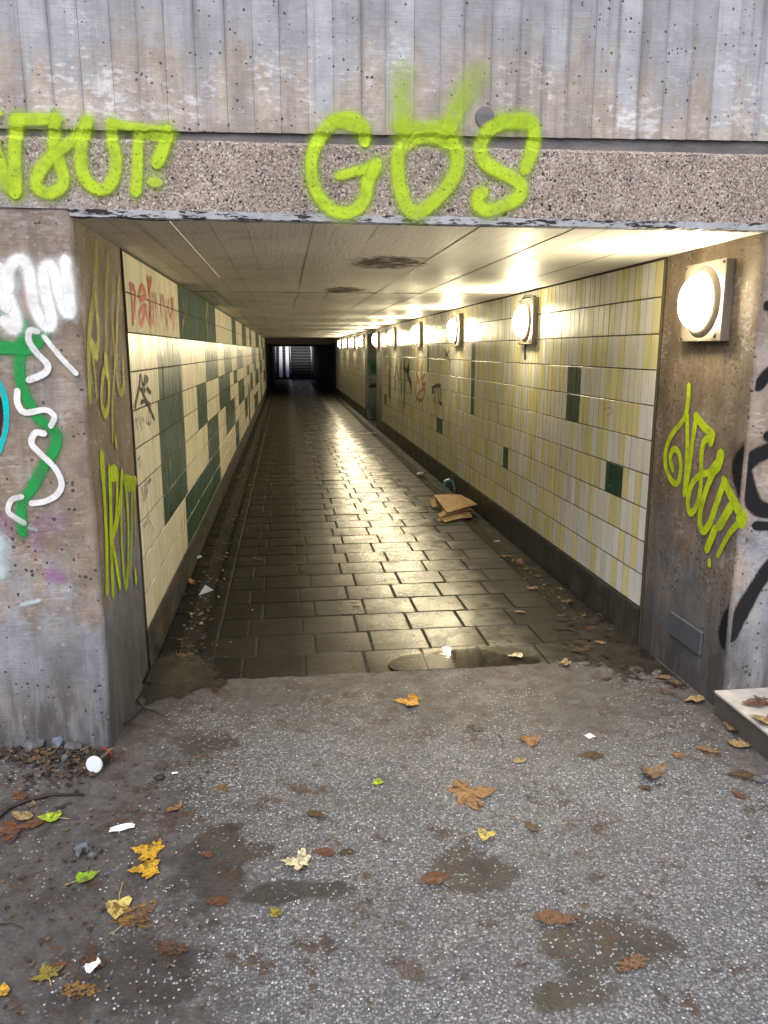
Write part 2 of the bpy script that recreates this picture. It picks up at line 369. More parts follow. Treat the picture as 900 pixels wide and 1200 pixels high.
    col = g.mix(rot, col, g.ramp(g.noise(30, 4, 0.7), [(0.35, (0.022, 0.015, 0.011)), (0.65, (0.085, 0.045, 0.026))]))
    col = g.mix(g.mr(soot, 0.52, 0.70, 0, 0.5), col, (0.032, 0.029, 0.028))
    chip = g.math('MULTIPLY', chip, g.mr(soot, 0.54, 0.72, 1.0, 0.35))
    col = g.mix(chip, col, g.mix(g.math('MULTIPLY', grime, 0.7), ccol, g.mix(0.35, (0.10, 0.095, 0.09), ccol)))
    rough = g.math('SUBTRACT', g.mr(mid, 0.3, 0.7, 0.40, 0.68), g.math('MULTIPLY', wet, 0.03))
    h = g.math('ADD', g.math('MULTIPLY', g.math('SUBTRACT', 1.0, v.outputs['Distance']), g.math('SUBTRACT', 1.0, g.math('MULTIPLY', cover, 0.75))), g.math('ADD', g.math('MULTIPLY', g.noise(60, 4, 0.6), 0.5), g.math('MULTIPLY', g.noise(14, 3), 1.5)))
    return g.done(col, rough, g.bump(h, 0.55, 0.006), 0.5)

def m_paver():
    g = G('wet_paving_slab')
    t = g.attr('tone')['Fac']
    n1 = g.noise(4, 5, 0.62); n2 = g.noise(70, 4, 0.65)
    col = g.ramp(n2, [(0.3, (0.009, 0.0085, 0.0075)), (0.7, (0.026, 0.024, 0.020))])
    col = g.mix(1.0, col, g.mix(t, (0.7, 0.69, 0.67), (1.25, 1.22, 1.15)), 'MULTIPLY')
    col = g.mix(g.math('MULTIPLY', g.mr(n1, 0.5, 0.7), 0.5), col, (0.024, 0.02, 0.016))
    rg = g.math('ADD', g.mr(n1, 0.3, 0.72, 0.14, 0.30), g.math('MULTIPLY', g.mr(n2, 0.4, 0.7), 0.05))
    px = g.math('ADD', g.xyz()['X'], g.math('MULTIPLY', g.math('SUBTRACT', n1, 0.5), 0.5))
    dry = g.math('MAXIMUM', g.mr(px, 0.42, -0.05), g.math('MULTIPLY', g.mr(px, 1.15, 1.5), 0.8))
    rg = g.math('ADD', rg, g.math('MULTIPLY', dry, 0.42))
    strip = g.mr(t, -0.05, -0.5, 0, 1)
    rg = g.math('ADD', rg, g.math('MULTIPLY', strip, 0.35))
    col = g.mix(g.math('MULTIPLY', strip, 0.8), col, g.ramp(n2, [(0.3, (0.012, 0.009, 0.006)), (0.7, (0.045, 0.033, 0.022))]))
    h = g.math('ADD', n2, g.math('MULTIPLY', g.noise(22, 4, 0.6), 1.3))
    return g.done(col, rg, g.bump(h, 0.22, 0.005), g.math('SUBTRACT', g.math('SUBTRACT', 1.0, g.math('MULTIPLY', dry, 0.87)), g.math('MULTIPLY', strip, 0.1)))

def m_crumbs():
    g = G('leaf_crumbs')
    return g.done(g.mix(g.noise(90, 3), g.attr('tile_col')['Color'], (0.03, 0.02, 0.012)), 0.55, None, 0.4)

def m_leaf():
    g = G('leaf')
    oi = g.n('ShaderNodeObjectInfo')
    c = oi.outputs['Color']; rag = oi.outputs['Alpha']
    tc = g.n('ShaderNodeTexCoord').outputs['Object']
    q = g.xyz(tc)
    n1 = g.noise(46, 5, 0.7, v=tc); n2 = g.noise(170, 3, 0.65)
    ax = g.math('ABSOLUTE', q['X'])
    rib = g.mr(ax, 0.0004, 0.0016, 1, 0)
    side = g.n('ShaderNodeMath', operation='PINGPONG'); g.set(side.inputs[0], g.math('SUBTRACT', q['Y'], g.math('MULTIPLY', ax, 0.9))); side.inputs[1].default_value = 0.006
    vein = g.math('MAXIMUM', rib, g.mr(side.outputs[0], 0.0003, 0.0010, 0.6, 0))
    dark = g.mix(0.78, c, (0.035, 0.018, 0.010))
    col = g.mix(g.mr(n1, 0.44, 0.64), c, dark)
    col = g.mix(g.math('MULTIPLY', g.mr(g.noise(20, 4, 0.7, v=tc, off=(3, 1, 0)), 0.45, 0.7), 0.5), col, g.mix(0.5, c, (0.16, 0.10, 0.04)))
    col = g.mix(g.math('MULTIPLY', vein, 0.35), col, g.mix(0.55, c, (0.30, 0.20, 0.09)))
    col = g.mix(g.math('MULTIPLY', g.mr(n2, 0.56, 0.64), 0.75), col, (0.035, 0.022, 0.014))
    # the worn ones have rotted through in places
    al = g.mr(g.math('ADD', g.noise(75, 5, 0.75), g.math('MULTIPLY', rag, 0.55)), 0.60, 0.66)
    return g.done(col, g.mr(n1, 0.3, 0.7, 0.26, 0.55), g.bump(g.math('ADD', g.math('ADD', n2, n1), vein), 0.35, 0.002), 0.5, alpha=al)

def m_paint(name, col, soft=0.35, speck=0.5, rough=0.5):
    """sprayed paint: alpha falls off at the stroke's edge ('cov') and breaks up in the pits of the wall"""
    g = G(name)
    a = g.attr('cov')['Fac']; st = g.attr('dens')['Fac']
    n1 = g.noise(95, 4, 0.7); n2 = g.noise(330, 2, 0.6)
    edge = g.mr(g.math('ADD', a, g.math('MULTIPLY', g.math('SUBTRACT', n2, 0.5), soft * 0.9)), 0.02, soft)
    pits = g.mr(n1, 0.31, 0.42, 1.0 - speck, 1.0)
    mott = g.mr(g.noise(11, 5, 0.7), 0.3, 0.62, 0.60, 1.0)
    al = g.math('MULTIPLY', g.math('MULTIPLY', edge, pits), g.math('MULTIPLY', st, mott), clamp=True)
    c = g.mix(g.noise(24, 3), tuple(x * 0.84 for x in col), tuple(min(1, x * 1.1) for x in col))
    return g.done(c, rough, None, 0.2, alpha=al)

def m_water():
    g = G('puddle_water')
    n1 = g.noise(26, 3, 0.6)
    b1 = g.bump(g.noise(14, 2), 0.05, 0.01)
    b = g.n('ShaderNodeBsdfGlass' if False else 'ShaderNodeBsdfPrincipled')
    fr = g.n('ShaderNodeFresnel', {'IOR': 1.33, 'Normal': b1}).outputs[0]
    gl = g.n('ShaderNodeBsdfGlossy', {'Color': (1, 1, 1), 'Roughness': 0.045, 'Normal': b1}).outputs[0]
    tr = g.n('ShaderNodeBsdfTransparent', {'Color': (0.8, 0.77, 0.7)}).outputs[0]
    g.t.nodes.remove(b)
    mx = g.n('ShaderNodeMixShader', {0: fr, 1: tr, 2: gl}).outputs[0]
    g.t.links.new(mx, g.out.inputs['Surface'])
    return g.m

def m_cardboard():
    g = G('cardboard')
    tc = g.n('ShaderNodeTexCoord').outputs['Object']
    n1 = g.noise(14, 4, 0.6, v=tc)
    col = g.ramp(n1, [(0.3, (0.34, 0.22, 0.115)), (0.7, (0.50, 0.36, 0.205))])
    col = g.mix(g.mr(g.noise(5, 4, 0.6, v=tc), 0.52, 0.68), col, (0.24, 0.135, 0.07))
    return g.done(col, 0.7, g.bump(g.noise(1, 2, v=tc, sc=(220, 20, 20)), 0.2, 0.002), 0.25)

def m_glow(strength):
    g = G('lit_opal_glass')
    return g.done((0.85, 0.8, 0.68), 0.3, None, 0.5, emit=(1.0, 0.85, 0.55), estr=strength)

LAMP = 94.0
M = dict(
    board=m_board_concrete(), agg=m_aggregate(), groove=m_groove(), drip=m_drip(),
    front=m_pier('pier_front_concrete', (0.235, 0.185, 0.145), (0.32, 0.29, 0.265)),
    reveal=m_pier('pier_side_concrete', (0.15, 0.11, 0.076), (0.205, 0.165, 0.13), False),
    deepwall=m_pier('damp_concrete', (0.14, 0.145, 0.16), (0.20, 0.21, 0.24), False),
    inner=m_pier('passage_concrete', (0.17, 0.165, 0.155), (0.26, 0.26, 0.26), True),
    tile=m_tile(), grout=m_plain('dark_grout', (0.055, 0.045, 0.03), 0.85), skirt=m_skirting(), ceil=m_ceiling(),
    beam=m_plain('near_black_concrete', (0.055, 0.055, 0.06), 0.85), asphalt=m_asphalt(), paver=m_paver(),  # beam: plain near-black concrete colour
    joint=m_plain('joint_dirt', (0.028, 0.024, 0.019), 0.75, 0.4, 60), leaf=m_leaf(), water=m_water(), card=m_cardboard(),
    plate=m_plain('lamp_housing_metal', (0.15, 0.13, 0.11), 0.42, 0.16, 14, 0.5), ringm=m_plain('lamp_ring_metal', (0.13, 0.113, 0.095), 0.6, 0.16, 14, 0.3), screw=m_plain('screw_metal', (0.5, 0.48, 0.45), 0.35, 0.1, 30, 0.5, 0.8),
    glow=m_glow(LAMP), black=m_plain('black_rubber', (0.012, 0.012, 0.012), 0.6), steel=m_plain('dark_painted_steel', (0.03, 0.032, 0.035), 0.45),
    cover=m_plain('blue_grey_plate', (0.075, 0.085, 0.10), 0.5, 0.35, 16), step=m_plain('stair_concrete', (0.05, 0.05, 0.053), 0.7, 0.3, 9),
    zinc_sky_white=m_plain('galvanised_sky_white', (0.92, 0.93, 0.94), 0.5, 0.03, 9, 0.5), lit_edge=m_plain('lit_step_edge', (0.45, 0.45, 0.47), 0.5, 0.3, 9), kerb=m_plain('pale_ledge_concrete', (0.40, 0.38, 0.355), 0.75, 0.65, 11, 0.3, 0.0, 0.6),  # ramp white paints in sky sheen; pale step edges paint in caught light
    kerbside=m_plain('dark_ledge_side', (0.075, 0.068, 0.06), 0.8, 0.4, 12), stone=m_plain('grey_stone', (0.085, 0.088, 0.096), 0.6, 0.4, 30),  # ledge body is darker than its pale top
    bluestone=m_plain('blue_grey_stone', (0.12, 0.145, 0.185), 0.55, 0.3, 30), twig=m_plain('wet_bark', (0.026, 0.019, 0.014), 0.6, 0.4, 50),
    paper=m_plain('white_paper', (0.72, 0.73, 0.75), 0.65, 0.08, 20), cupside=m_plain('black_cup', (0.018, 0.014, 0.013), 0.35, 0.4, 20),
    cuplid=m_plain('pale_lid', (0.62, 0.68, 0.76), 0.35, 0.06, 20), red=m_plain('red_print', (0.20, 0.04, 0.03), 0.4, 0.2, 30),
    bluestuff=m_plain('blue_plastic', (0.10, 0.23, 0.30), 0.4, 0.2, 20), dirt=m_crumbs(),
    gutter=m_plain('gutter_concrete', (0.017, 0.0145, 0.012), 0.8, 0.45, 14), petiole=m_plain('leaf_stalk', (0.42, 0.34, 0.13), 0.6, 0.3, 40),
    lime=m_paint('lime_spray_paint', (0.43, 0.62, 0.035), 0.55, 0.95, 0.7), limet=m_paint('lime_marker_paint', (0.47, 0.62, 0.02), 0.2, 0.4, 0.4),
    olive=m_paint('faded_lime_paint', (0.40, 0.43, 0.03), 0.5, 0.6), white=m_paint('white_spray_paint', (0.90, 0.92, 0.95), 0.62, 0.2),
    whitet=m_paint('white_marker_paint', (0.80, 0.82, 0.84), 0.3, 0.4), green=m_paint('green_spray_paint', (0.02, 0.30, 0.075), 0.35, 0.3),
    cyan=m_paint('cyan_spray_paint', (0.0, 0.52, 0.56), 0.25, 0.3), blackp=m_paint('black_spray_paint', (0.012, 0.012, 0.014), 0.5, 0.15),
    blackt=m_paint('black_marker_ink', (0.012, 0.011, 0.010), 0.25, 0.3), pink=m_paint('pink_spray_paint', (0.72, 0.16, 0.26), 0.9, 0.6),
    purple=m_paint('purple_spray_mist', (0.36, 0.13, 0.36), 1.0, 0.4), mist=m_paint('pale_blue_spray_mist', (0.60, 0.74, 0.80), 1.0, 0.4),
    redp=m_paint('red_marker_paint', (0.50, 0.05, 0.02), 0.4, 0.35), orange=m_paint('orange_marker_paint', (0.50, 0.17, 0.045), 0.6, 0.5),
    darkgreen=m_paint('dark_green_paint', (0.022, 0.045, 0.022), 0.8, 0.5),
)

def set_attr(o, name, vals, dom='FACE', ty='FLOAT'):
    a = o.data.attributes.new(name, ty, dom)
    if ty == 'FLOAT': a.data.foreach_set('value', vals)
    else: a.data.foreach_set('color', [c for v in vals for c in v])

# ------------------------------------------------------------------ strokes of paint on walls
def spline(P, n=9):
    if len(P) == 2:
        return [tuple(P[0][k] + (P[1][k] - P[0][k]) * i / n for k in (0, 1)) for i in range(n + 1)]
    out = []
    Q = [tuple(2 * P[0][k] - P[1][k] for k in (0, 1))] + list(P) + [tuple(2 * P[-1][k] - P[-2][k] for k in (0, 1))]
    for i in range(1, len(Q) - 2):
        a, b, c, d = Q[i - 1:i + 3]
        for j in range(n):
            t = j / n
            out.append(tuple(0.5 * (2 * b[k] + (c[k] - a[k]) * t + (2 * a[k] - 5 * b[k] + 4 * c[k] - d[k]) * t * t + (3 * b[k] - a[k] - 3 * c[k] + d[k]) * t ** 3) for k in (0, 1)))
    out.append(tuple(P[-1])); return out

def graffiti(parent, mat, strokes, plane, label=None, base=0.003, name='graffiti', clip=None, split=False):
    """strokes: (points seen in the photo, width in metres, [start density, end density]); plane: ('x'|'y', value, outward sign, depth function)"""
    if split:
        for i, st_ in enumerate(strokes): graffiti(parent, mat, [st_], plane, label, base + i * 0.0004, name, clip)
        return
    bm = bmesh.new(); cov = []; dens = []
    ax, val, sgn = plane[:3]; depth = plane[3] if len(plane) > 3 else None
    if mat in (M['lime'], M['green'], M['white']):      # overspray settles round the line
        strokes = [(q_[0], q_[1] * 1.75, (0.20, 0.26)) for q_ in strokes] + list(strokes)
    for si, st in enumerate(strokes):
        pts, w = st[0], st[1]
        ds = st[2] if len(st) > 2 else (1.0, 1.0)
        wp = []
        for (u, v) in pts:
            q = on_x(u, v, val) if ax == 'x' else on_y(u, v, val)
            wp.append((q.y, q.z) if ax == 'x' else (q.x, q.z))
        s = spline(wp) if len(wp) > 1 else [wp[0], (wp[0][0] + 1e-3, wp[0][1])]
        # keep only points a few mm apart
        k = [s[0]]
        for q in s[1:]:
            if math.hypot(q[0] - k[-1][0], q[1] - k[-1][1]) > w * 0.12: k.append(q)
        if len(k) < 2: k.append((k[0][0] + w * 0.05, k[0][1]))
        s = k; N = len(s); rows = []
        tans = []
        for i in range(N):
            a, b = s[max(i - 1, 0)], s[min(i + 1, N - 1)]
            dx, dz = b[0] - a[0], b[1] - a[1]; L = math.hypot(dx, dz) or 1
            tans.append((dx / L, dz / L))
        ext = []
        for q in (0.5, 0.35, 0.15): ext.append((q, 0))
        seq = [(s[0], tans[0], -e, math.sqrt(max(0.0, 1 - (e / 0.5) ** 2))) for e in (0.5, 0.43, 0.3, 0.15)] + [(s[i], tans[i], 0, 1.0) for i in range(N)] + [(s[-1], tans[-1], e, math.sqrt(max(0.0, 1 - (e / 0.5) ** 2))) for e in (0.15, 0.3, 0.43, 0.5)]
        M_ = len(seq)
        off = base + si * 0.0004
        for i, (c, t, e, wf) in enumerate(seq):
            cx, cz = c[0] + t[0] * e * w, c[1] + t[1] * e * w
            nx, nz = -t[1], t[0]
            f = i / (M_ - 1)
            row = []
            wv = w * (1 + 0.16 * mnoise.noise(Vector((cx * 7, cz * 7, si))) + 0.05 * mnoise.noise(Vector((cx * 40, cz * 40, si))))
            for lat in (-1, -0.72, -0.4, 0, 0.4, 0.72, 1):
                a_ = cx + nx * lat * 0.5 * wv * max(wf, 0.03); z_ = cz + nz * lat * 0.5 * wv * max(wf, 0.03)
                if clip: a_, z_ = clip(a_, z_)
                dd = val + sgn * (off + f * 0.0003)
                if depth: dd += depth(a_, z_)
                row.append(bm.verts.new((dd, a_, z_) if ax == 'x' else (a_, dd, z_)))
                endd = 1.0 if e == 0 else math.sqrt(max(0.0, 1 - (abs(e) / 0.5) ** 2))
                cov.append(max(0.0, (1 - abs(lat)) * 1.0) * (0.25 + 0.75 * endd) if True else 0)
                dens.append(ds[0] + (ds[1] - ds[0]) * f)
            rows.append(row)
        for i in range(M_ - 1):
            for j in range(6):
                try: bm.faces.new((rows[i][j], rows[i][j + 1], rows[i + 1][j + 1], rows[i + 1][j]))
                except ValueError: pass
    local(parent, bm)
    o = obj(name, bm, mat, parent)
    set_attr(o, 'cov', cov, 'POINT'); set_attr(o, 'dens', dens, 'POINT')
    if label: o['label'] = label
    return o

def P(scale, ox, oy, pts):          # crop coordinates to photo pixels
    return [(ox + x / scale, oy + y / scale) for x, y in pts]

# ================================================================== GROUND
rng = random.Random(11)
bm = bmesh.new()
# finely divided near the camera with gentle unevenness, out to the horizon beyond
xs = [-400, -60, -12] + [-4 + i * 0.1 for i in range(30)] + [-1 + i * 0.025 for i in range(140)] + [2.5 + i * 0.1 for i in range(26)] + [12, 60, 400]
ys = [-400, -60, -12] + [-1 + i * 0.1 for i in range(49)] + [PV0 - 0.03, PV0]
def gz(x, y):
    if -4 <= x <= 5 and -1 <= y <= PV0:
        z = 0.012 * mnoise.noise(Vector((x * 1.7, y * 1.7, 3))) + 0.004 * mnoise.noise(Vector((x * 6, y * 6, 1)))
        fade = min(1, (PV0 - y) / 0.4)
        z = z * fade
        # heaped silt against the foot of the left pier
        d = max(0, 1 - math.hypot((x + 1.25) / 0.55, (y - 3.05) / 0.35))
        return z + 0.07 * d + 0.0045 * max(0, min(1, (y - 3.4) / 0.4))
    return 0.0
def edge_y(x, y):
    return y + (0.022 * mnoise.noise(Vector((x * 5, 1, 7))) + 0.014 * mnoise.noise(Vector((x * 21, 3, 7))) if y >= PV0 - 1e-6 else 0)
gv = [[bm.verts.new((x, edge_y(x, y), gz(x, y))) for y in ys] for x in xs]
for i in range(len(xs) - 1):
    for j in range(len(ys) - 1):
        bm.faces.new((gv[i][j], gv[i + 1][j], gv[i + 1][j + 1], gv[i][j + 1]))
structure(obj('ground', bm, M['asphalt'], smooth=True), 'dark wet asphalt path with pale stone chippings and mud', 'ground')
bm = bmesh.new(); 
vs = [bm.verts.new(p) for p in ((-400, PV0 - 0.15, -0.035), (400, PV0 - 0.15, -0.035), (400, 500, -0.035), (-400, 500, -0.035))]
bm.faces.new(vs)
structure(obj('tunnel_floor', bm, M['joint']), 'dirt bed in the joints under the tunnel paving', 'floor')

# paving slabs: rows across the tunnel, joints slightly staggered
bm = bmesh.new(); tones = []
x_edge = -0.445
def slab(x0, x1, y0, y1, tone, top=0.0, tilt=0.0035):
    g_ = 0.0045
    n0 = len(bm.faces)
    vs = box(bm, x0 + g_, x1 - g_, y0 + g_, y1 - g_, -0.03, top, 0.006)
    bm.verts.ensure_lookup_table()
    allv = {v for f in list(bm.faces)[n0:] for v in f.verts} if False else None
    return n0
def add_slab(x0, x1, y0, y1, tone, top=0.0, tilt=0.004):
    g_ = 0.0042 + rng.uniform(-0.001, 0.002); b = 0.006
    x0 += g_; x1 -= g_; y0 += g_; y1 -= g_
    ax, ay = rng.gauss(0, tilt), rng.gauss(0, tilt); dz = rng.gauss(0, 0.0012) + top
    cx, cy = (x0 + x1) / 2, (y0 + y1) / 2
    def V(x, y, z): return bm.verts.new((x, y, z + (x - cx) * ax + (y - cy) * ay + dz))
    # slightly worn, domed top: 3 x 3 grid
    T = []
    for i in range(4):
        r_ = []
        for j in range(4):
            x = x0 + b + (x1 - x0 - 2 * b) * i / 3; y = y0 + b + (y1 - y0 - 2 * b) * j / 3
            r_.append(V(x, y, -0.0010 * ((2 * i / 3 - 1) ** 2 + (2 * j / 3 - 1) ** 2) + rng.gauss(0, 0.0003)))
        T.append(r_)
    for i in range(3):
        for j in range(3):
            bm.faces.new((T[i][j], T[i + 1][j], T[i + 1][j + 1], T[i][j + 1])); tones.append(tone)
    ring = [T[i][0] for i in range(4)] + [T[3][j] for j in range(1, 4)] + [T[i][3] for i in (2, 1, 0)] + [T[0][j] for j in (2, 1)]
    def outv(v):
        x = x0 if abs(v.co.x - (x0 + b)) < 1e-6 else (x1 if abs(v.co.x - (x1 - b)) < 1e-6 else v.co.x)
        y = y0 if abs(v.co.y - (y0 + b)) < 1e-6 else (y1 if abs(v.co.y - (y1 - b)) < 1e-6 else v.co.y)
        return x, y, v.co.z
    R1 = [bm.verts.new((outv(v)[0], outv(v)[1], v.co.z - 0.005)) for v in ring]
    R2 = [bm.verts.new((w.co.x, w.co.y, -0.034)) for w in R1]
    n = len(ring)
    for k in range(n):
        bm.faces.new((ring[k], R1[k], R1[(k + 1) % n], ring[(k + 1) % n])); tones.append(tone)
        bm.faces.new((R1[k], R2[k], R2[(k + 1) % n], R1[(k + 1) % n])); tones.append(tone)
y = PV0 + 0.003; row = 0
while y < SY - 0.05:
    d = 0.318 if y < 20 else 0.318
    off = 0.0 if row % 2 == 0 else 0.078
    off += rng.uniform(-0.012, 0.012)
    xj = [x_edge]
    x = -0.278 + off - 0.334
    while x < 1.76:
        if x > x_edge + 0.09: xj.append(x)
        x += 0.337 + rng.uniform(-0.004, 0.004)
    if 1.765 - xj[-1] < 0.1: xj.pop()
    xj.append(1.765)
    y1 = min(y + d + rng.uniform(-0.004, 0.004), SY)
    for a, b_ in zip(xj[:-1], xj[1:]):
        add_slab(a, b_, y, y1, rng.random())
    y = y1; row += 1
bj = bmesh.new(); bj.faces.new([bj.verts.new(q) for q in ((-0.53, PV0 - 0.06, -0.0085), (1.765, PV0 - 0.06, -0.0085), (1.765, SY, -0.0085), (-0.53, SY, -0.0085))])
structure(obj('joint_filling', bj, M['joint']), 'dark dirt packed into the joints between the paving slabs', 'ground')
# kerb slabs beside the left gutter, strips along both walls
y = PV0 + 0.003
while y < SY - 0.1:
    y1 = min(y + rng.uniform(0.6, 0.75), SY)
    add_slab(-0.53, -0.447, y, y1, 0.3, 0.0, 0.001)
    y = y1
y = PV0 + 0.003
while y < TY1:
    y1 = min(y + rng.uniform(0.35, 0.42), TY1)
    add_slab(-0.772, -0.655, y, y1, 0.2, -0.014, 0.001)
    add_slab(1.89, 2.022, y + 0.1, y1 + 0.1, 0.2, -0.014, 0.001)
    y = y1
pv = obj('paving', bm, M['paver'])
set_attr(pv, 'tone', tones)
structure(pv, 'dark wet paving slabs along the tunnel floor', 'paving')
# channels either side
for nm, a, b_, lab in (('drainage_channel', -0.655, -0.53, 'narrow gutter channel in the left side of the tunnel floor'), ('drainage_channel', 1.765, 1.89, 'narrow gutter channel in the right side of the tunnel floor')):
    bm = bmesh.new()
    prof = [(a, -0.016 if a < 0 else -0.006), (a + 0.012, -0.018), ((a + b_) / 2 - 0.02, -0.024), ((a + b_) / 2 + 0.02, -0.024), (b_ - 0.012, -0.018), (b_, -0.006 if a < 0 else -0.016)]
    yy = [PV0 + 0.004 + i * (SY - PV0) / 60 for i in range(61)]
    gg = [[bm.verts.new((px + rng.uniform(-0.003, 0.003), q, pz + rng.uniform(-0.002, 0.002))) for q in yy] for px, pz in prof]
    for i in range(len(prof) - 1):
        for j in range(60): bm.faces.new((gg[i][j], gg[i + 1][j], gg[i + 1][j + 1], gg[i][j + 1]))
    structure(obj(nm, bm, M['gutter'], smooth=True), lab, 'gutter')
# puddle lying on the first slabs
bm = bmesh.new()
def puddle(cx, cy, rx, ry, seed, n=64, z=0.0085):
    vs = []
    for k in range(n):
        a = 2 * math.pi * k / n
        w = 1 + 0.32 * mnoise.noise(Vector((math.cos(a) * 1.6, math.sin(a) * 1.6, seed)))
        yy_ = cy + ry * w * math.sin(a)
        vs.append(bm.verts.new((cx + rx * w * math.cos(a), max(PV0 - 0.004, yy_), z)))
    bm.faces.new(vs)
puddle(0.90, 3.95, 0.40, 0.23, 4)
structure(obj('puddle', bm, M['water']), 'shallow puddle on the first paving slabs mirroring a lamp', 'puddle')

g = G('wet_silt')
nz = g.noise(9, 5, 0.7); cv = g.attr('cov')['Fac']
al = g.mr(g.math('ADD', cv, g.math('MULTIPLY', g.math('SUBTRACT', nz, 0.5), 1.5)), 0.30, 0.52)
cl_ = g.ramp(g.noise(40, 5, 0.7), [(0.3, (0.010, 0.008, 0.007)), (0.7, (0.032, 0.027, 0.023))])
M['silt'] = g.done(cl_, g.mr(g.noise(6, 3), 0.35, 0.65, 0.22, 0.6), g.bump(g.noise(50, 4), 0.4, 0.004), 0.4, alpha=al)
def silt(cx, cy, rx, ry, lab, x0, x1):
    bm = bmesh.new(); cv = []; n_ = 28
    gg = []
    for i in range(n_ + 1):
        r_ = []
        for j in range(n_ + 1):
            x = cx + rx * (2 * i / n_ - 1); y = cy + ry * (2 * j / n_ - 1); x = max(x0, min(x1, x))
            d = math.hypot((x - cx) / rx, (y - cy) / ry); cv.append(max(0.0, 1 - d))
            r_.append(bm.verts.new((x, y, 0.0062 + 0.002 * mnoise.noise(Vector((x * 9, y * 9, 2))))))
        gg.append(r_)
    for i in range(n_):
        for j in range(n_):
            if gg[i][j].co.x < gg[i + 1][j].co.x: bm.faces.new((gg[i][j], gg[i + 1][j], gg[i + 1][j + 1], gg[i][j + 1]))
    o = obj('silt', bm, M['silt'], smooth=True); set_attr(o, 'cov', cv, 'POINT')
    tag(o, lab, 'mud', None, 'stuff')
silt(2.05, 4.10, 0.70, 0.90, 'wet dirt washed over the slabs by the right wall', -0.76, 2.02)
silt(-0.66, 3.98, 0.48, 0.50, 'wet dirt washed over the slabs by the left wall', -0.77, 2.0)

# ================================================================== PORTAL WALL
portal = thing('portal_wall', 'grey concrete end wall framing the underpass opening, sprayed with lime graffiti', 'wall', (0.6, FY, 0))
# parapet of upright boards, each cast at a slightly different depth
bm = bmesh.new(); tones = []; lay = bm.verts.layers.float.new('lat_tmp')
x = -6.0; zb, zt = 2.503, 3.75
rb = random.Random(5); prev = 0
def zpar(x): return 2.512 + 0.0165 * max(-3, min(4, x))
while x < 7.0:
    w = rb.uniform(0.085, 0.118)
    if -1.3 < x < 2.6: w = rb.uniform(0.09, 0.112)
    dep = rb.uniform(-0.002, 0.0015)
    t = rb.random()
    n0 = len(bm.faces)
    a, b_ = x + 0.0006, x + w - 0.0006
    zb = zpar(x + w / 2); zz = [zb] + [zb + (zt - zb) * i / 8 for i in range(1, 9)]
    lft = [bm.verts.new((a, FY + dep, z)) for z in zz]; rgt = [bm.verts.new((b_, FY + dep + rb.uniform(-0.0005, 0.0005), z)) for z in zz]
    for v in lft: v[lay] = -1.0
    for v in rgt: v[lay] = 1.0
    for i in range(8): bm.faces.new((lft[i], rgt[i], rgt[i + 1], lft[i + 1]))
    lb = [bm.verts.new((a - 0.0012, FY + 0.007, z)) for z in (zb, zt)]; r2 = [bm.verts.new((b_ + 0.0012, FY + 0.007, z)) for z in (zb, zt)]
    bm.faces.new((lb[0], lft[0], lft[-1], lb[1])) if False else None
    fl = [bm.verts.new((a, FY + dep, zb)), bm.verts.new((a, FY + dep, zt))]; fr_ = [bm.verts.new((b_, FY + dep, zb)), bm.verts.new((b_, FY + dep, zt))]
    bm.faces.new((lb[0], fl[0], fl[1], lb[1])); bm.faces.new((fr_[0], r2[0], r2[1], fr_[1]))
    bm.faces.new((fl[0], lb[0], r2[0], fr_[0]))
    tones += [t] * (len(bm.faces) - n0)
    x += w
n0 = len(bm.faces); box(bm, -6, 7.0, FY + 0.0075, FY + 0.55, 2.60, zt); tones += [0.4] * (len(bm.faces) - n0)
bm.verts.ensure_lookup_table(); lats = [v[lay] for v in bm.verts]
o = obj('parapet', local(portal, bm), M['board'], portal); set_attr(o, 'tone', tones); set_attr(o, 'lat', lats, 'POINT')
# dark groove
def groove_y(x, z): return FY + 0.012 + 0.0025 * mnoise.noise(Vector((x * 9, z * 40, 0)))
bm = bmesh.new(); rough_grid(bm, -6, 7, 2.43, 2.60, 260, 5, groove_y); obj('groove', local(portal, bm), M['groove'], portal)
# lintel, exposed aggregate, chipped along its top edge
def lint_y(x, z):
    return FY - 0.006 + 0.002 * mnoise.noise(Vector((x * 12, z * 12, 5)))
bm = bmesh.new()
nx = 400; x0, x1 = -6.0, 7.0
zs = [2.222, 2.28, 2.34, 2.40, 2.452]
gr = []
for i in range(nx + 1):
    xx = x0 + (x1 - x0) * i / nx
    sl = 0.014 + 0.0075 * (max(-3, min(4, xx)) + 0.4)
    ch = max(0, mnoise.noise(Vector((xx * 7, 1, 2)))) * 0.012
    col_ = [bm.verts.new((xx, lint_y(xx, z), z + (sl - ch if k == 4 else 0))) for k, z in enumerate(zs)]
    col_.append(bm.verts.new((xx, FY + 0.02, 2.470 + sl - ch * 0.4)))
    gr.append(col_)
for i in range(nx):
    for j in range(5): bm.faces.new((gr[i][j], gr[i + 1][j], gr[i + 1][j + 1], gr[i][j + 1]))
box(bm, -6, 7, FY + 0.021, FY + 0.45, 2.2225, 2.47)
obj('lintel', local(portal, bm), M['agg'], portal)
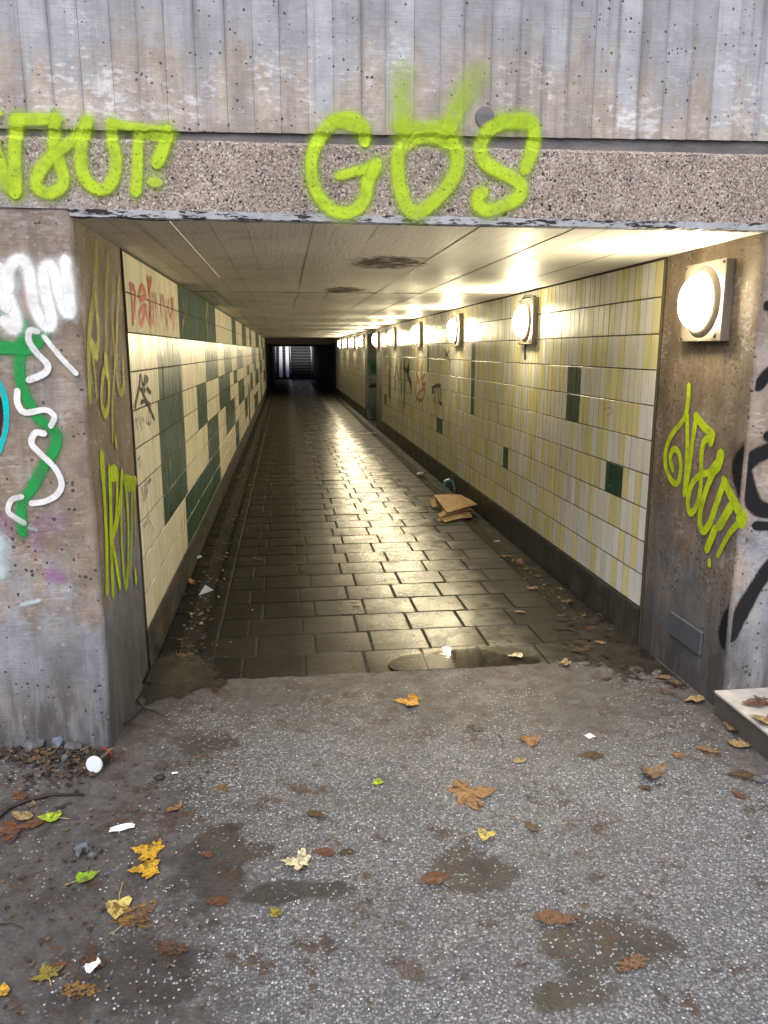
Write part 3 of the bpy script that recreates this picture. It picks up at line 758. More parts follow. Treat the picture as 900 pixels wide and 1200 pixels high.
# painted arris under the lintel, over the opening
bm = bmesh.new()
gr = []
for i in range(181):
    xx = XL - 0.012 + (XR + 0.012 - XL + 0.03) * i / 180
    j1 = 0.004 * mnoise.noise(Vector((xx * 30, 3, 1))); j2 = 0.004 * mnoise.noise(Vector((xx * 22, 9, 1)))
    gr.append([bm.verts.new((xx, FY + 0.012 + j2, ZC - 0.001)), bm.verts.new((xx, FY - 0.003 + j1 * 0.5, 2.196 + j1)), bm.verts.new((xx, FY - 0.0085, 2.2225 + j2))])
for i in range(180):
    for j in range(2): bm.faces.new((gr[i][j], gr[i + 1][j], gr[i + 1][j + 1], gr[i][j + 1]))
obj('lintel_edge', local(portal, bm), M['drip'], portal)
# piers (front face + reveal of each), rounded worn arris
def pier(xa, xb, corner, sgn):
    """front face from the far side to the corner, then the reveal back to the tiles"""
    bm = bmesh.new()
    zs = [-0.05 + i * 2.273 / 40 for i in range(41)]
    path = []
    ny = 14
    if sgn < 0:
        fr = [(-6, FY), (-3, FY), (-2, FY)] + [(-1.9 + i * 0.11, FY) for i in range(10)] 
        fr = [p for p in fr if p[0] < corner - 0.03]
        path = fr + [(corner - 0.018, FY), (corner - 0.005, FY + 0.004), (corner, FY + 0.016)] + [(corner, FY + 0.016 + (TY0 - FY - 0.016) * i / ny) for i in range(1, ny + 1)]
    else:
        fr = [(7, FY), (4, FY)] + [(3.4 - i * 0.11, FY) for i in range(13)]
        fr = [p for p in fr if p[0] > corner + 0.03]
        path = fr + [(corner + 0.018, FY), (corner + 0.005, FY + 0.004), (corner, FY + 0.016)] + [(corner, FY + 0.016 + (TY0 - FY - 0.016) * i / ny) for i in range(1, ny + 1)]
        path = path[::-1]
    nf = len(path)
    g_ = []
    for (px, py) in path:
        r_ = []
        for z in zs:
            dn = 0.0022 * mnoise.noise(Vector((px * 6, py * 6, z * 6)))
            ed = math.hypot(px - corner, py - FY)
            if ed < 0.05: dn += 0.006 * mnoise.noise(Vector((px * 2, 4, z * 14)))
            r_.append(bm.verts.new((px + (dn if abs(py - FY) > 0.012 else 0) , py + (dn if abs(py - FY) < 0.012 else 0), z)))
        g_.append(r_)
    mi = []
    for i in range(nf - 1):
        for j in range(40):
            f = bm.faces.new((g_[i][j], g_[i + 1][j], g_[i + 1][j + 1], g_[i][j + 1]))
            my = (path[i][1] + path[i + 1][1]) / 2
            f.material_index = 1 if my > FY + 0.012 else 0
            f.smooth = True
    # solid body behind
    a, b_ = (-6, corner - 0.012) if sgn < 0 else (corner + 0.012, 7)
    box(bm, a, b_, FY + 0.012, TY0 - 0.003, -0.05, 2.215)
    return bm
for c, s, lab in ((XL - 0.006, -1, 'left pier with white and green graffiti on its face'), (XR + 0.004, 1, 'right pier with black and lime graffiti')):
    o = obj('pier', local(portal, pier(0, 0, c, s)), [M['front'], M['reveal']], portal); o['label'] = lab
# cover plate low on the right reveal
bm = newbox(XR - 0.014, XR + 0.002, 3.41, 3.735, 0.205, 0.33, 0.004)
obj('cover_plate', local(portal, bm), M['cover'], portal)
# plugged round hole in the parapet at the S
c = on_y(568, 138, FY); bm = bmesh.new()
bmesh.ops.create_cone(bm, cap_ends=True, segments=28, radius1=0.040, radius2=0.038, depth=0.012, matrix=Matrix.Translation((c.x, FY - 0.0045, c.z)) @ Matrix.Rotation(R(90), 4, 'X'))
obj('hole_plug', local(portal, bm), M['groove'], portal)

def fdepth(x, z):
    if z > 2.508 + 0.0165 * x: return -0.001
    if z > 2.470 + 0.0075 * x: return 0.0065
    return -0.0065
FP = ('y', FY, -1, fdepth)
W = 3.2 / FPX
c1 = lambda pts: P(3.75, 0, 100, pts); c2 = lambda pts: P(5.625, 340, 80, pts); c3 = lambda pts: P(4.2857, 440, 80, pts)
graffiti(portal, M['lime'], [
    (c1([(-40, 240), (0, 330), (35, 430), (68, 465)]), 19 * W), (c1([(72, 465), (70, 330), (75, 165)]), 18.5 * W), (c1([(80, 155), (160, 152), (245, 152)]), 16 * W),
    (c1([(245, 160), (243, 260), (265, 340), (285, 410), (270, 455), (215, 478), (170, 450), (172, 395), (215, 335), (290, 270), (360, 205), (385, 165)]), 17.5 * W),
    (c1([(382, 175), (362, 270), (368, 380), (400, 440), (455, 462), (500, 420), (515, 330), (498, 250), (495, 175)]), 17.5 * W),
    (c1([(495, 170), (600, 188), (745, 205)]), 12 * W), (c1([(612, 215), (608, 340), (602, 465)]), 15 * W), (c1([(735, 215), (720, 280), (698, 335)]), 19 * W), (c1([(660, 225), (735, 235)]), 14 * W, (.7, .7)), (c1([(682, 430), (688, 434)]), 16 * W), (c1([(-8, 122), (-2, 124)]), 10 * W)],
    FP, 'lime green letters sprayed across the upper left of the wall', 0.004)
graffiti(portal, M['lime'], [
    (c2([(490, 470), (480, 390), (410, 335), (310, 350), (215, 430), (150, 560), (140, 690), (175, 820), (250, 920), (340, 960), (430, 935), (490, 865), (508, 760), (535, 680)]), 19 * W),
    (c2([(550, 665), (450, 680), (330, 712)]), 14 * W), (c2([(560, 650), (540, 690)]), 19 * W), (c2([(300, 350), (470, 400)]), 17 * W, (.75, .9)),
    (c3([(135, 60), (130, 140), (132, 290)]), 27 * W, (.0, 1.0)), (c3([(150, 300), (240, 310), (360, 300)]), 22 * W, (.65, .65)), (c3([(500, 55), (440, 150), (365, 300)]), 26 * W, (.0, 1.0)),
    (c3([(380, 380), (300, 345), (200, 355), (125, 410), (108, 480), (120, 600), (150, 690), (200, 730), (270, 690), (350, 610), (400, 520), (405, 430), (385, 370)]), 21 * W, (.9, .95)),
    (c3([(750, 500), (775, 430), (795, 350), (775, 275), (700, 262), (615, 285), (550, 330), (525, 400), (540, 470), (610, 520), (690, 560), (730, 610), (700, 660), (620, 700), (550, 715), (510, 690), (510, 650), (530, 630)]), 20 * W),
    (c3([(640, 270), (760, 275)]), 22 * W, (.7, .8))],
    FP, 'big lime green letters GUS with a crown over the U', 0.004)
# left pier face
fp2 = ('y', FY, -1)
c4 = lambda pts: P(6, 0, 280, pts); c5 = lambda pts: P(4.286, 0, 440, pts)
graffiti(portal, M['green'], [
    (c4([(165, 600), (150, 760), (140, 920), (165, 1060), (215, 1170)]) + c5([(190, 210), (255, 265), (285, 300), (275, 370), (215, 460), (165, 560), (110, 650), (115, 780)]), 13.5 * W, (1, .95)),
    (c4([(-60, 770), (60, 762), (200, 768), (290, 690)]), 17 * W), (c4([(-30, 520), (70, 555)]), 10 * W, (1, .5)), (c4([(255, 470), (320, 560)]), 9 * W, (.8, .5))],
    fp2, 'green sprayed line running down the pier', 0.002)
graffiti(portal, M['pink'], [(c4([(215, 350), (235, 470)]), 20 * W, (.9, .9)), (c4([(20, 590), (60, 600)]), 14 * W, (.8, .8)), (c4([(0, 430), (10, 470)]), 12 * W, (.7, .7))], fp2, 'pink spray spots', 0.0045, split=True)
graffiti(portal, M['white'], [
    (c4([(15, 260), (45, 380), (95, 500), (120, 590), (100, 640), (55, 595)]), 20 * W), (c4([(5, 230), (10, 330), (40, 460)]), 20 * W), (c4([(60, 330), (55, 240), (95, 175), (155, 145), (200, 210), (225, 330), (240, 460), (290, 570), (345, 625), (365, 560), (335, 430), (312, 300), (320, 210), (360, 190), (395, 260), (420, 390), (465, 510), (500, 520), (490, 400), (462, 170)]), 19 * W)],
    fp2, 'thick white zigzag spray at the top of the pier', 0.006)
graffiti(portal, M['whitet'], [
    (c4([(262, 650), (212, 645), (208, 720), (265, 805), (338, 885), (315, 945), (212, 990)]), 8.5 * W), (c4([(315, 690), (420, 820), (535, 942)]), 7 * W),
    (c5([(90, 80), (92, 140), (130, 185), (230, 172), (275, 205), (260, 250)]), 8 * W), (c5([(222, 290), (180, 288), (162, 340), (210, 395), (280, 465), (312, 540), (290, 595), (230, 630), (165, 640)]), 8 * W), (c5([(108, 608), (60, 625), (45, 680), (80, 712), (122, 738)]), 8 * W, (1, .5))],
    fp2, 'thin white wavy lines over the green stroke', 0.007)
graffiti(portal, M['cyan'], [(c5([(-12, 20), (20, 90), (33, 180), (30, 270), (0, 370), (-20, 400)]), 7 * W)], fp2, 'cyan arc at the left edge', 0.003)
graffiti(portal, M['blackp'], [(c5([(-10, 120), (2, 190), (-8, 290)]), 9 * W)], fp2, 'black fill inside the cyan arc', 0.002)
graffiti(portal, M['purple'], [(c5([(270, 1005), (300, 1015)]), 26 * W, (.55, .55)), (c5([(215, 760), (270, 740)]), 38 * W, (.3, .25)), (c5([(20, 730), (45, 760)]), 30 * W, (.28, .2)), (c5([(180, 830), (190, 860)]), 30 * W, (.22, .22))], fp2, 'faint purple spray mist', 0.002, split=True)
graffiti(portal, M['mist'], [(c5([(-10, 860), (5, 960)]), 40 * W, (.85, .75)), (c5([(110, 1150), (190, 1130)]), 9 * W, (.7, .9)), (c5([(150, 765), (180, 775)]), 8 * W, (.5, .5)), (c4([(60, 260), (130, 330)]), 24 * W, (.4, .4))], fp2, 'pale blue spray mist low on the pier', 0.003, split=True)
# left reveal
LRV = ('x', XL - 0.006, 1)
c6 = lambda pts: P(4.8, 90, 280, pts); c7 = lambda pts: P(6.316, 100, 520, pts)
graffiti(portal, M['olive'], [
    (c6([(105, 40), (98, 260), (75, 430), (62, 600), (66, 880)]), .075, (.35, .8)), (c6([(100, 330), (112, 480), (112, 600), (85, 640)]), .065, (.6, .9)), (c6([(80, 610), (100, 640)]), .10, (.9, .9)), (c6([(80, 650), (92, 740), (105, 890)]), .04, (.8, .5)),
    (c6([(168, 110), (155, 350), (160, 690)]), .07, (.3, .35)), (c6([(160, 700), (138, 780), (132, 920), (152, 985), (170, 930), (172, 800), (158, 705)]), .06, (.9, .9)), (c6([(155, 690), (160, 740)]), .09, (.9, .9)),
    (c6([(230, 225), (218, 480), (215, 740), (232, 855), (255, 840), (252, 700)]), .06, (.5, .75)), (c6([(195, 500), (205, 700), (192, 900), (192, 1130)]), .035, (.5, .9)), (c6([(210, 1130), (214, 1165)]), .05, (.9, .9)), (c6([(195, 230), (185, 640)]), .05, (.2, .3))],
    LRV, 'faded yellow green drips of lettering, upper part of the reveal', 0.004)
graffiti(portal, M['limet'], [
    (c7([(115, 100), (128, 300), (148, 700), (152, 1080)]), .06), (c7([(115, 110), (122, 240)]), .085), (c7([(172, 200), (180, 500), (186, 850), (196, 1095)]), .065), (c7([(170, 205), (222, 200), (226, 380), (215, 580), (188, 690), (210, 830), (245, 1050)]), .05), (c7([(172, 225), (222, 225)]), .08),
    (c7([(262, 225), (250, 420), (225, 580), (190, 680)]), .06), (c7([(255, 300), (256, 620), (268, 880), (290, 1060), (305, 900), (308, 620), (290, 290)]), .05, (.75, .8)), (c7([(280, 270), (362, 275)]), .06, (.7, .7)), (c7([(285, 310), (355, 315)]), .06, (.6, .6)), (c7([(335, 330), (332, 640), (318, 960)]), .045, (.6, .35)), (c7([(352, 300), (362, 690)]), .04, (.6, .3)), (c7([(358, 945), (362, 1015)]), .045)],
    LRV, 'bright lime tall narrow lettering, lower part of the reveal', 0.004)
# right reveal
RRV = ('x', XR + 0.004, -1)
c8 = lambda pts: P(5, 770, 440, pts)
graffiti(portal, M['limet'], [
    (c8([(190, 65), (182, 180), (155, 265), (95, 340), (57, 430), (54, 530), (85, 610), (122, 632), (142, 560), (135, 465), (105, 430), (82, 475), (95, 550)]), .040), (c8([(180, 240), (182, 460), (165, 690)]), .042), (c8([(235, 240), (212, 400), (190, 560), (167, 690)]), .042),
    (c8([(235, 240), (285, 305), (330, 345), (322, 390)]), .052), (c8([(315, 365), (280, 390), (266, 480), (262, 640), (242, 755), (203, 805), (186, 750), (205, 650), (255, 585), (325, 562), (375, 490)]), .042), (c8([(378, 470), (365, 520), (330, 560)]), .07),
    (c8([(340, 560), (295, 670), (262, 790), (258, 870), (278, 912), (318, 860), (360, 740), (402, 620)]), .046), (c8([(402, 620), (450, 720), (512, 838)]), .058), (c8([(440, 770), (375, 880)]), .058), (c8([(345, 905), (322, 965), (300, 1018)]), .056), (c8([(505, 845), (440, 915), (400, 985), (366, 1050)]), .036, (1, .8)), (c8([(510, 835), (500, 850)]), .085), (c8([(316, 1088), (316, 1106)]), .034)],
    RRV, 'lime slanting tag lettering on the right reveal', 0.004)
c9 = lambda pts: P(3.53, 840, 420, pts)
def clipr(a, z): return (max(a, XR + 0.012), z)
graffiti(portal, M['blackp'], [
    (c9([(300, -10), (215, 60), (172, 112)]), 19 * W, (1.7, 1.7)), (c9([(300, 320), (220, 375), (160, 405), (120, 440)]), 24 * W, (1.7, 1.7)), (c9([(110, 460), (135, 560), (175, 620), (290, 640)]), 25 * W, (1.7, 1.7)), (c9([(165, 690), (300, 700)]), 15 * W, (1.7, 1.7)), (c9([(300, 800), (220, 860), (150, 960), (100, 1050), (60, 1140)]), 25 * W, (1.7, 1.7)), (c9([(212, 320), (240, 330)]), 15 * W, (1.7, 1.7)), (P(6.32, 840, 270, [(370, 555), (420, 560)]), 14 * W, (1.7, 1.7))],
    fp2, 'broad black spray stroke on the right pier face', 0.003, clip=clipr, split=True)
def clipv(a, z): return (max(a, FY + 0.02), z)
graffiti(portal, M['blackp'], [(c9([(150, 400), (105, 430), (98, 480), (125, 540)]), .16, (1.6, 1.6)), (c9([(120, 380), (60, 380)]), .12, (.35, .1)), (c9([(100, 1040), (60, 1100), (45, 1160)]), .17, (1.5, 1.5))], RRV, 'black overspray round the corner', 0.003, clip=clipv, split=True)

# ================================================================== TILED WALLS
GREENS = [(0, 2, 23, 60), (0, 2, 92, 104), (0, 2, 125, 143), (0, 2, 161, 171), (0, 2, 203, 235), (2, 4, 10, 23), (2, 4, 44, 61), (2, 4, 72, 89), (2, 4, 104, 125), (2, 4, 173, 202), (2, 4, 230, 249), (4, 8, 9, 23), (4, 6, 34, 44), (4, 6, 61, 83), (4, 5, 92, 103), (4, 5, 141, 155), (4, 5, 182, 202), (8, 10, 21, 43), (6, 10, 43, 58), (6, 8, 71, 93), (5, 7, 105, 127), (8, 10, 92, 103), (7, 9, 127, 139), (5, 7, 157, 173), (6, 10, 144, 151), (5, 7, 192, 223), (0, 2, 262, 280), (4, 6, 236, 262), (6, 10, 238, 250), (2, 4, 275, 300), (6, 8, 280, 310), (8, 10, 180, 210)]
def green_left(k, c): return any(a <= k < b and p <= c < q for a, b, p, q in GREENS)
DARKR = [(3, 5, 5.26, 5.46), (6, 7, 4.44, 4.72), (7, 8, 6.92, 7.11), (2, 6, 8.26, 8.42), (7, 8, 10.03, 10.4), (2, 4, 10.98, 11.15), (7, 8, 15.8, 16.1)]
YEL, WHT, CRM, OCH = (0.73, 0.69, 0.38), (0.78, 0.775, 0.76), (0.75, 0.735, 0.66), (0.70, 0.64, 0.34)
def tiles(side, y0, y1, seed):
    """one mesh of separately set glazed tiles, each leaning a hair differently"""
    bm = bmesh.new(); cols = []
    rr = random.Random(seed)
    ncol = int(round((y1 - y0) / TP)); pit = (y1 - y0) / ncol
    sx = 1 if side == 'L' else -1
    X = XL if side == 'L' else XR
    for k in range(10):
        z1 = ZT - TR * k - 0.0030; z0 = ZT - TR * (k + 1) + 0.0030
        c = 0; state = rr.random(); run = 0; lx = 0
        while c < ncol:
            vg = 0.0013 if side == 'R' else 0.0006
            ya = y0 + c * pit + vg; yb = y0 + (c + 1) * pit - vg
            ym = (ya + yb) / 2
            if side == 'L':
                if green_left(k, int((ym - 4.07) / 0.085)):
                    b = rr.uniform(0.85, 1.15); col = (0.012 * b, 0.058 * b, 0.040 * b)
                else:
                    b = rr.gauss(1, 0.045); col = (0.74 * b, 0.69 * b, 0.54 * b)
            else:
                if any(a <= k < b_ and p - 0.03 <= ym < q - 0.03 for a, b_, p, q in DARKR):
                    col = (0.014, 0.062, 0.042)
                else:
                    if run <= 0:
                        t = rr.random(); run = rr.choice((1, 1, 1, 1, 2, 2))
                        prev_ = state
                        for _ in range(3):
                            if (WHT if t < 0.36 else (CRM if t < 0.62 else (YEL if t < 0.92 else OCH))) is prev_: t = rr.random()
                        state = WHT if t < 0.36 else (CRM if t < 0.62 else (YEL if t < 0.92 else OCH))
                    run -= 1
                    b = rr.gauss(1, 0.05); col = tuple(v * b for v in state)
            ty, tz = rr.gauss(0, 0.0075), rr.gauss(0, 0.003)
            if side == 'L' and k < 2: tz -= 0.004
            h = 0.006 + rr.uniform(-0.0006, 0.0006)
            bv = 0.0018
            def V(y, z, d): return bm.verts.new((X + sx * (d + (y - ym) * ty + (z - (z0 + z1) / 2) * tz), y, z))
            I = [V(ya + bv, z0 + bv, h), V(yb - bv, z0 + bv, h), V(yb - bv, z1 - bv, h), V(ya + bv, z1 - bv, h)]
            O = [V(ya, z0, h - 0.0016), V(yb, z0, h - 0.0016), V(yb, z1, h - 0.0016), V(ya, z1, h - 0.0016)]
            B = [bm.verts.new((X - sx * 0.001, v.co.y, v.co.z)) for v in O]
            fs = [tuple(I)] + [(O[i], O[(i + 1) % 4], I[(i + 1) % 4], I[i]) for i in range(4)] + [(B[i], B[(i + 1) % 4], O[(i + 1) % 4], O[i]) for i in range(4)]
            for fi, f in enumerate(fs):
                bm.faces.new(f)
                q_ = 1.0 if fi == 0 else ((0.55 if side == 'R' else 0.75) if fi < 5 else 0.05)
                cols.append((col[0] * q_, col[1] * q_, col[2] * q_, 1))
            c += 1
    bmesh.ops.recalc_face_normals(bm, faces=bm.faces)
    return bm, cols
def tiled_wall(side, y0, y1, label, seed):
    X = XL if side == 'L' else XR
    t = thing('tiled_wall', label, 'wall', (X, y0, 0))
    s = 1 if side == 'L' else -1
    a, b_ = sorted((X, X - s * 0.3))
    obj('wall_core', local(t, newbox(a, b_, y0 + 0.001, y1, -0.05, ZC + 0.01)), M['grout'], t)
    bm, cols = tiles(side, y0 + 0.004, y1 - 0.004, seed)
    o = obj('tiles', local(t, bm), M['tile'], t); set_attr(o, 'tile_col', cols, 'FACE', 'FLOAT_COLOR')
    # rendered skirting below the tiles
    bm = bmesh.new()
    ny = int((y1 - y0) / 0.25); zs = [-0.04, 0.0, 0.06, 0.13, 0.2, 0.222, 0.2285]
    gg = []
    for i in range(ny + 1):
        yy = y0 + (y1 - y0) * i / ny
        gg.append([bm.verts.new((X + s * ((0.0065 if j < 6 else 0.001) + (0.004 if j == 1 else 0) + 0.002 * mnoise.noise(Vector((yy * 3, z * 14, X)))), yy, z)) for j, z in enumerate(zs)])
    for i in range(ny):
        for j in range(6): bm.faces.new((gg[i][j], gg[i + 1][j], gg[i + 1][j + 1], gg[i][j + 1]))
    bmesh.ops.recalc_face_normals(bm, faces=bm.faces)
    obj('skirting', local(t, bm), M['skirt'], t, smooth=True)
    return t
wl = tiled_wall('L', TY0, TY1, 'long left tunnel wall of cream tiles with dark green blocks', 3)
wr = tiled_wall('R', TY0 + 0.02, 16.5, 'right tunnel wall of yellow and white striped tiles between entrance and side opening', 8)
wr2 = tiled_wall('R', 20.0, TY1, 'dim yellow tiled wall section deep in the tunnel, beyond the side opening', 9)
# graffiti on tiles
LT = ('x', XL + 0.0085, 1); RT = ('x', XR - 0.0085, -1)
ca = lambda pts: P(8, 140, 290, pts); cc = lambda pts: P(8, 140, 430, pts); cd = lambda pts: P(5.625, 140, 570, pts); cb = lambda pts: P(7.5, 200, 330, pts)
graffiti(wl, M['redp'], [(ca(p), .046, (d * 1.35, d * 1.05)) for p, d in (
    ([(105, 360), (118, 480), (128, 700)], .9), ([(130, 370), (150, 460), (138, 640)], .8), ([(212, 365), (185, 440), (200, 485), (245, 450), (220, 370)], .9), ([(240, 550), (200, 590), (185, 650), (208, 720), (235, 620), (250, 560)], .7),
    ([(265, 290), (278, 420), (290, 720)], .9), ([(292, 300), (280, 430)], .8), ([(235, 560), (275, 690)], .6), ([(300, 540), (288, 620), (300, 690)], .7), ([(315, 450), (325, 710)], .7), ([(338, 450), (348, 600), (355, 710)], .7),
    ([(385, 460), (390, 560), (400, 650)], .7), ([(405, 465), (425, 560), (440, 690)], .7), ([(450, 510), (452, 620), (448, 750)], .7), ([(470, 500), (465, 600), (490, 650), (500, 560), (488, 490)], .7), ([(495, 490), (510, 650), (508, 760)], .7), ([(590, 520), (600, 650), (580, 740)], .4), ([(612, 515), (625, 640)], .35))],
    LT, 'streaky red lettering on the first upper tiles', 0.002, split=True)
graffiti(wl, M['olive'], [(cb([(320, 200), (312, 330), (330, 490)]), .16, (.45, .15)), (cb([(410, 380), (415, 600)]), .12, (.3, .25))], LT, 'faint yellow green runs', 0.002, split=True)
graffiti(wl, M['blackt'], [(cc(p), .025, (1.3, 1.2)) for p in (
    [(195, 80), (182, 200), (145, 380)], [(200, 80), (215, 150), (238, 230)], [(238, 215), (215, 225), (235, 285), (262, 340), (325, 490)], [(240, 88), (262, 110), (250, 140), (236, 118)], [(258, 200), (290, 240)], [(205, 335), (232, 318), (285, 355)], [(195, 205), (215, 215)], [(220, 160), (235, 165)])] + [(cc(p), .02, (.8, .6)) for p in (
    [(158, 485), (146, 530), (160, 580)], [(182, 480), (200, 585)], [(208, 480), (218, 512)], [(262, 412), (260, 510), (280, 532), (276, 470)], [(178, 845), (165, 872)], [(190, 885), (180, 945)], [(282, 1055), (252, 1100), (250, 1185)], [(195, 1130), (200, 1200)], [(225, 1110), (215, 1190)])] + [(cd(p), .02, (.8, .5)) for p in ([(175, 20), (150, 95)], [(188, 190), (182, 215)], [(165, 235), (150, 270)], [(205, 268), (212, 300)], [(182, 225), (195, 250)])],
    LT, 'small black marker scribbles on the first column of tiles', 0.002, split=True)
cf = lambda pts: P(11.25, 450, 420, pts)
graffiti(wr, M['darkgreen'], [(cf([(80, 60), (78, 200), (78, 400)]), .5, (.25, .75)), (cf([(165, 90), (150, 250), (150, 400)]), .16, (.6, .7)), (cf([(225, 60), (220, 200), (235, 430)]), .18, (.6, .6)), (cf([(270, 60), (275, 300), (268, 590)]), .20, (.85, .9)), (cf([(330, 90), (310, 200), (350, 310), (362, 400)]), .22, (.7, .8)), (cf([(180, 160), (200, 300)]), .16, (.6, .6)), (cf([(270, 150), (330, 160)]), .14, (.8, .8))], RT, 'dark green scrawled tags on the yellow tiles', 0.002, split=True)
graffiti(wr, M['orange'], [(cf(p), .075, (.9, .85)) for p in ([(440, 30), (440, 140)], [(500, 70), (492, 260), (540, 215)], [(430, 200), (470, 320)], [(505, 350), (540, 330)], [(425, 560), (455, 450), (540, 408), (505, 550), (430, 520)], [(430, 300), (415, 480)], [(480, 540), (470, 590)])], RT, 'orange scrawled tag', 0.002, split=True)
graffiti(wr, M['blackt'], [(cf(p), .06, (.8, .8)) for p in ([(655, 440), (640, 400), (690, 355), (745, 362)], [(690, 370), (662, 560)], [(715, 380), (728, 560), (762, 608)], [(745, 420), (745, 490)], [(655, 430), (640, 450)])] + [(P(3.46, 380, 340, p), .04, (.6, .6)) for p in ([(488, 240), (498, 268)], [(508, 246), (490, 275)], [(495, 250), (510, 290)])], RT, 'black scribbled tag', 0.002, split=True)
ck = lambda pts: P(3, 600, 250, pts)
graffiti(wr, M['blackt'], [(ck([(322, 690), (345, 683), (355, 697), (335, 712)]), .012, (.35, .3))], RT, 'faint grey scrawl', 0.002)

# ================================================================== CEILING AND DEEP SECTION
cl = thing('ceiling_slab', 'low painted board-marked concrete ceiling of the tunnel with a rusty peeled patch', 'ceiling', (0.6, FY, ZC))
bm = bmesh.new(); tones = []
x = XL - 0.004; rb = random.Random(21)
while x < XR + 0.01:
    w = min(rb.uniform(0.11, 0.15), XR + 0.012 - x)
    dz = rb.uniform(-0.002, 0.002)
    t = rb.random(); n0 = len(bm.faces)
    yy = [FY + 0.012 + (TY1 - FY - 0.012) * (i / 24) for i in range(25)]
    A = [bm.verts.new((x, q, ZC + dz)) for q in yy]; gp = rb.choice((0.0, 0.0, 0.0012, 0.002)); B = [bm.verts.new((x + w - gp, q, ZC + dz + rb.uniform(-0.001, 0.001))) for q in yy]
    for i in range(24): bm.faces.new((A[i], A[i + 1], B[i + 1], B[i]))
    # a thin fin of concrete squeezed between two boards
    if rb.random() < 0.4:
        s0 = rb.randrange(0, 8); e0 = min(24, s0 + rb.randrange(1, 3))
        F1 = [bm.verts.new((x + w - 0.002, q, ZC + dz)) for q in yy[s0:e0 + 1]]; F2 = [bm.verts.new((x + w, q, ZC + dz - rb.uniform(0.0012, 0.003))) for q in yy[s0:e0 + 1]]; F3 = [bm.verts.new((x + w + 0.0015, q, ZC - 0.0005)) for q in yy[s0:e0 + 1]]
        for i in range(e0 - s0):
            bm.faces.new((F1[i], F1[i + 1], F2[i + 1], F2[i])); bm.faces.new((F2[i], F2[i + 1], F3[i + 1], F3[i]))
    tones += [t] * (len(bm.faces) - n0)
    x += w
n0 = len(bm.faces); box(bm, XL - 0.3, XR + 0.3, FY + 0.5, TY1, ZC + 0.004, ZC + 0.35); tones += [-2.0] * (len(bm.faces) - n0)
o = obj('soffit', local(cl, bm), M['ceil'], cl); set_attr(o, 'tone', tones)
for yj in (6.9,):
    obj('joint_strip', local(cl, newbox(XL, XR, yj, yj + 0.008, ZC - 0.0025, ZC + 0.003)), M['beam'], cl)

ds = thing('deep_passage', 'unlit lower concrete section at the far end of the tunnel before the stairs', 'passage', (0.6, TY1, 0))
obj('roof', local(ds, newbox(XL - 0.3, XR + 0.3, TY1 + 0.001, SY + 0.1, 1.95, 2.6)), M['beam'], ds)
for a, b_ in (((XL, -0.66), XL - 0.4), ((XR, 1.72), XR + 0.4)):
    bm = bmesh.new()
    y0_, y1_ = TY1 + 0.001, SY + 0.1
    v = [bm.verts.new(p) for p in ((a[0], y0_, -0.05), (a[1], y1_, -0.05), (b_, y1_, -0.05), (b_, y0_, -0.05), (a[0], y0_, 1.949), (a[1], y1_, 1.949), (b_, y1_, 1.949), (b_, y0_, 1.949))]
    for f in ((0, 1, 5, 4), (1, 2, 6, 5), (2, 3, 7, 6), (3, 0, 4, 7), (4, 5, 6, 7), (3, 2, 1, 0)): bm.faces.new([v[i] for i in f])
    bmesh.ops.recalc_face_normals(bm, faces=bm.faces)
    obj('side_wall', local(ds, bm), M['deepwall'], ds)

# ================================================================== FAR STAIRS
st = thing('staircase', 'dark concrete steps rising to daylight at the far end of the tunnel', 'stairs', (0.53, SY, 0))
NS, RI, GO = 17, 0.175, 0.30
for k in range(NS):
    y0_ = SY + 0.12 + k * GO
    obj('step', local(st, newbox(-0.66, 1.72, y0_ + (0.002 * k), y0_ + GO + 0.03, k * RI + (-0.05 if k == 0 else -0.06), (k + 1) * RI, 0.012)), M['step'], st)
    obj('lit_edge', local(st, newbox(-0.655, 1.715, y0_ - 0.006 + 0.002 * k, y0_ + 0.05, (k + 1) * RI + 0.001, (k + 1) * RI + 0.012, 0.003)), M['lit_edge'], st)  # pale strip added for the light caught along each tread edge
sl = RI / GO
for xa in (-0.36, 0.04):
    bm = bmesh.new()
    q0, q1 = SY + 0.02, SY + 0.12 + NS * GO
    for (da, db, h) in ((0.0, 0.17, 0.03), (-0.02, 0.0, 0.075), (0.17, 0.19, 0.075)):
        v = [bm.verts.new((xa + dx, yy, (yy - SY - 0.12) * sl + 0.16 * 0 + zz)) for yy in (q0, q1) for dx, zz in ((da, 0.155 + h - 0.03), (db, 0.155 + h - 0.03), (db, 0.155 + h), (da, 0.155 + h))]
        for f in ((0, 1, 2, 3), (4, 5, 6, 7), (0, 1, 5, 4), (1, 2, 6, 5), (2, 3, 7, 6), (3, 0, 4, 7)): bm.faces.new([v[i] for i in f])
    bmesh.ops.recalc_face_normals(bm, faces=bm.faces)
    obj('bicycle_ramp', local(st, bm), M['zinc_sky_white'], st)  # white colour stands in for sky reflected by the metal
for xa in (0.32, 1.62, -0.58):
    bm = bmesh.new()
    tube(bm, [(xa, SY + 0.2, 0.95), (xa, SY + 0.12 + NS * GO, 0.95 + NS * RI)], 0.022)
    hr = obj('handrail', local(st, bm), M['zinc_sky_white'], st)
    for k in (1, 5, 9, 13):
        y0_ = SY + 0.12 + (k + .5) * GO
        bm = bmesh.new(); tube(bm, [(xa, y0_, (k + 1) * RI - 0.01), (xa, y0_, (y0_ - SY - 0.2) * sl + 0.94)], 0.016)
        obj('post', local(st, bm), M['zinc_sky_white'], hr)
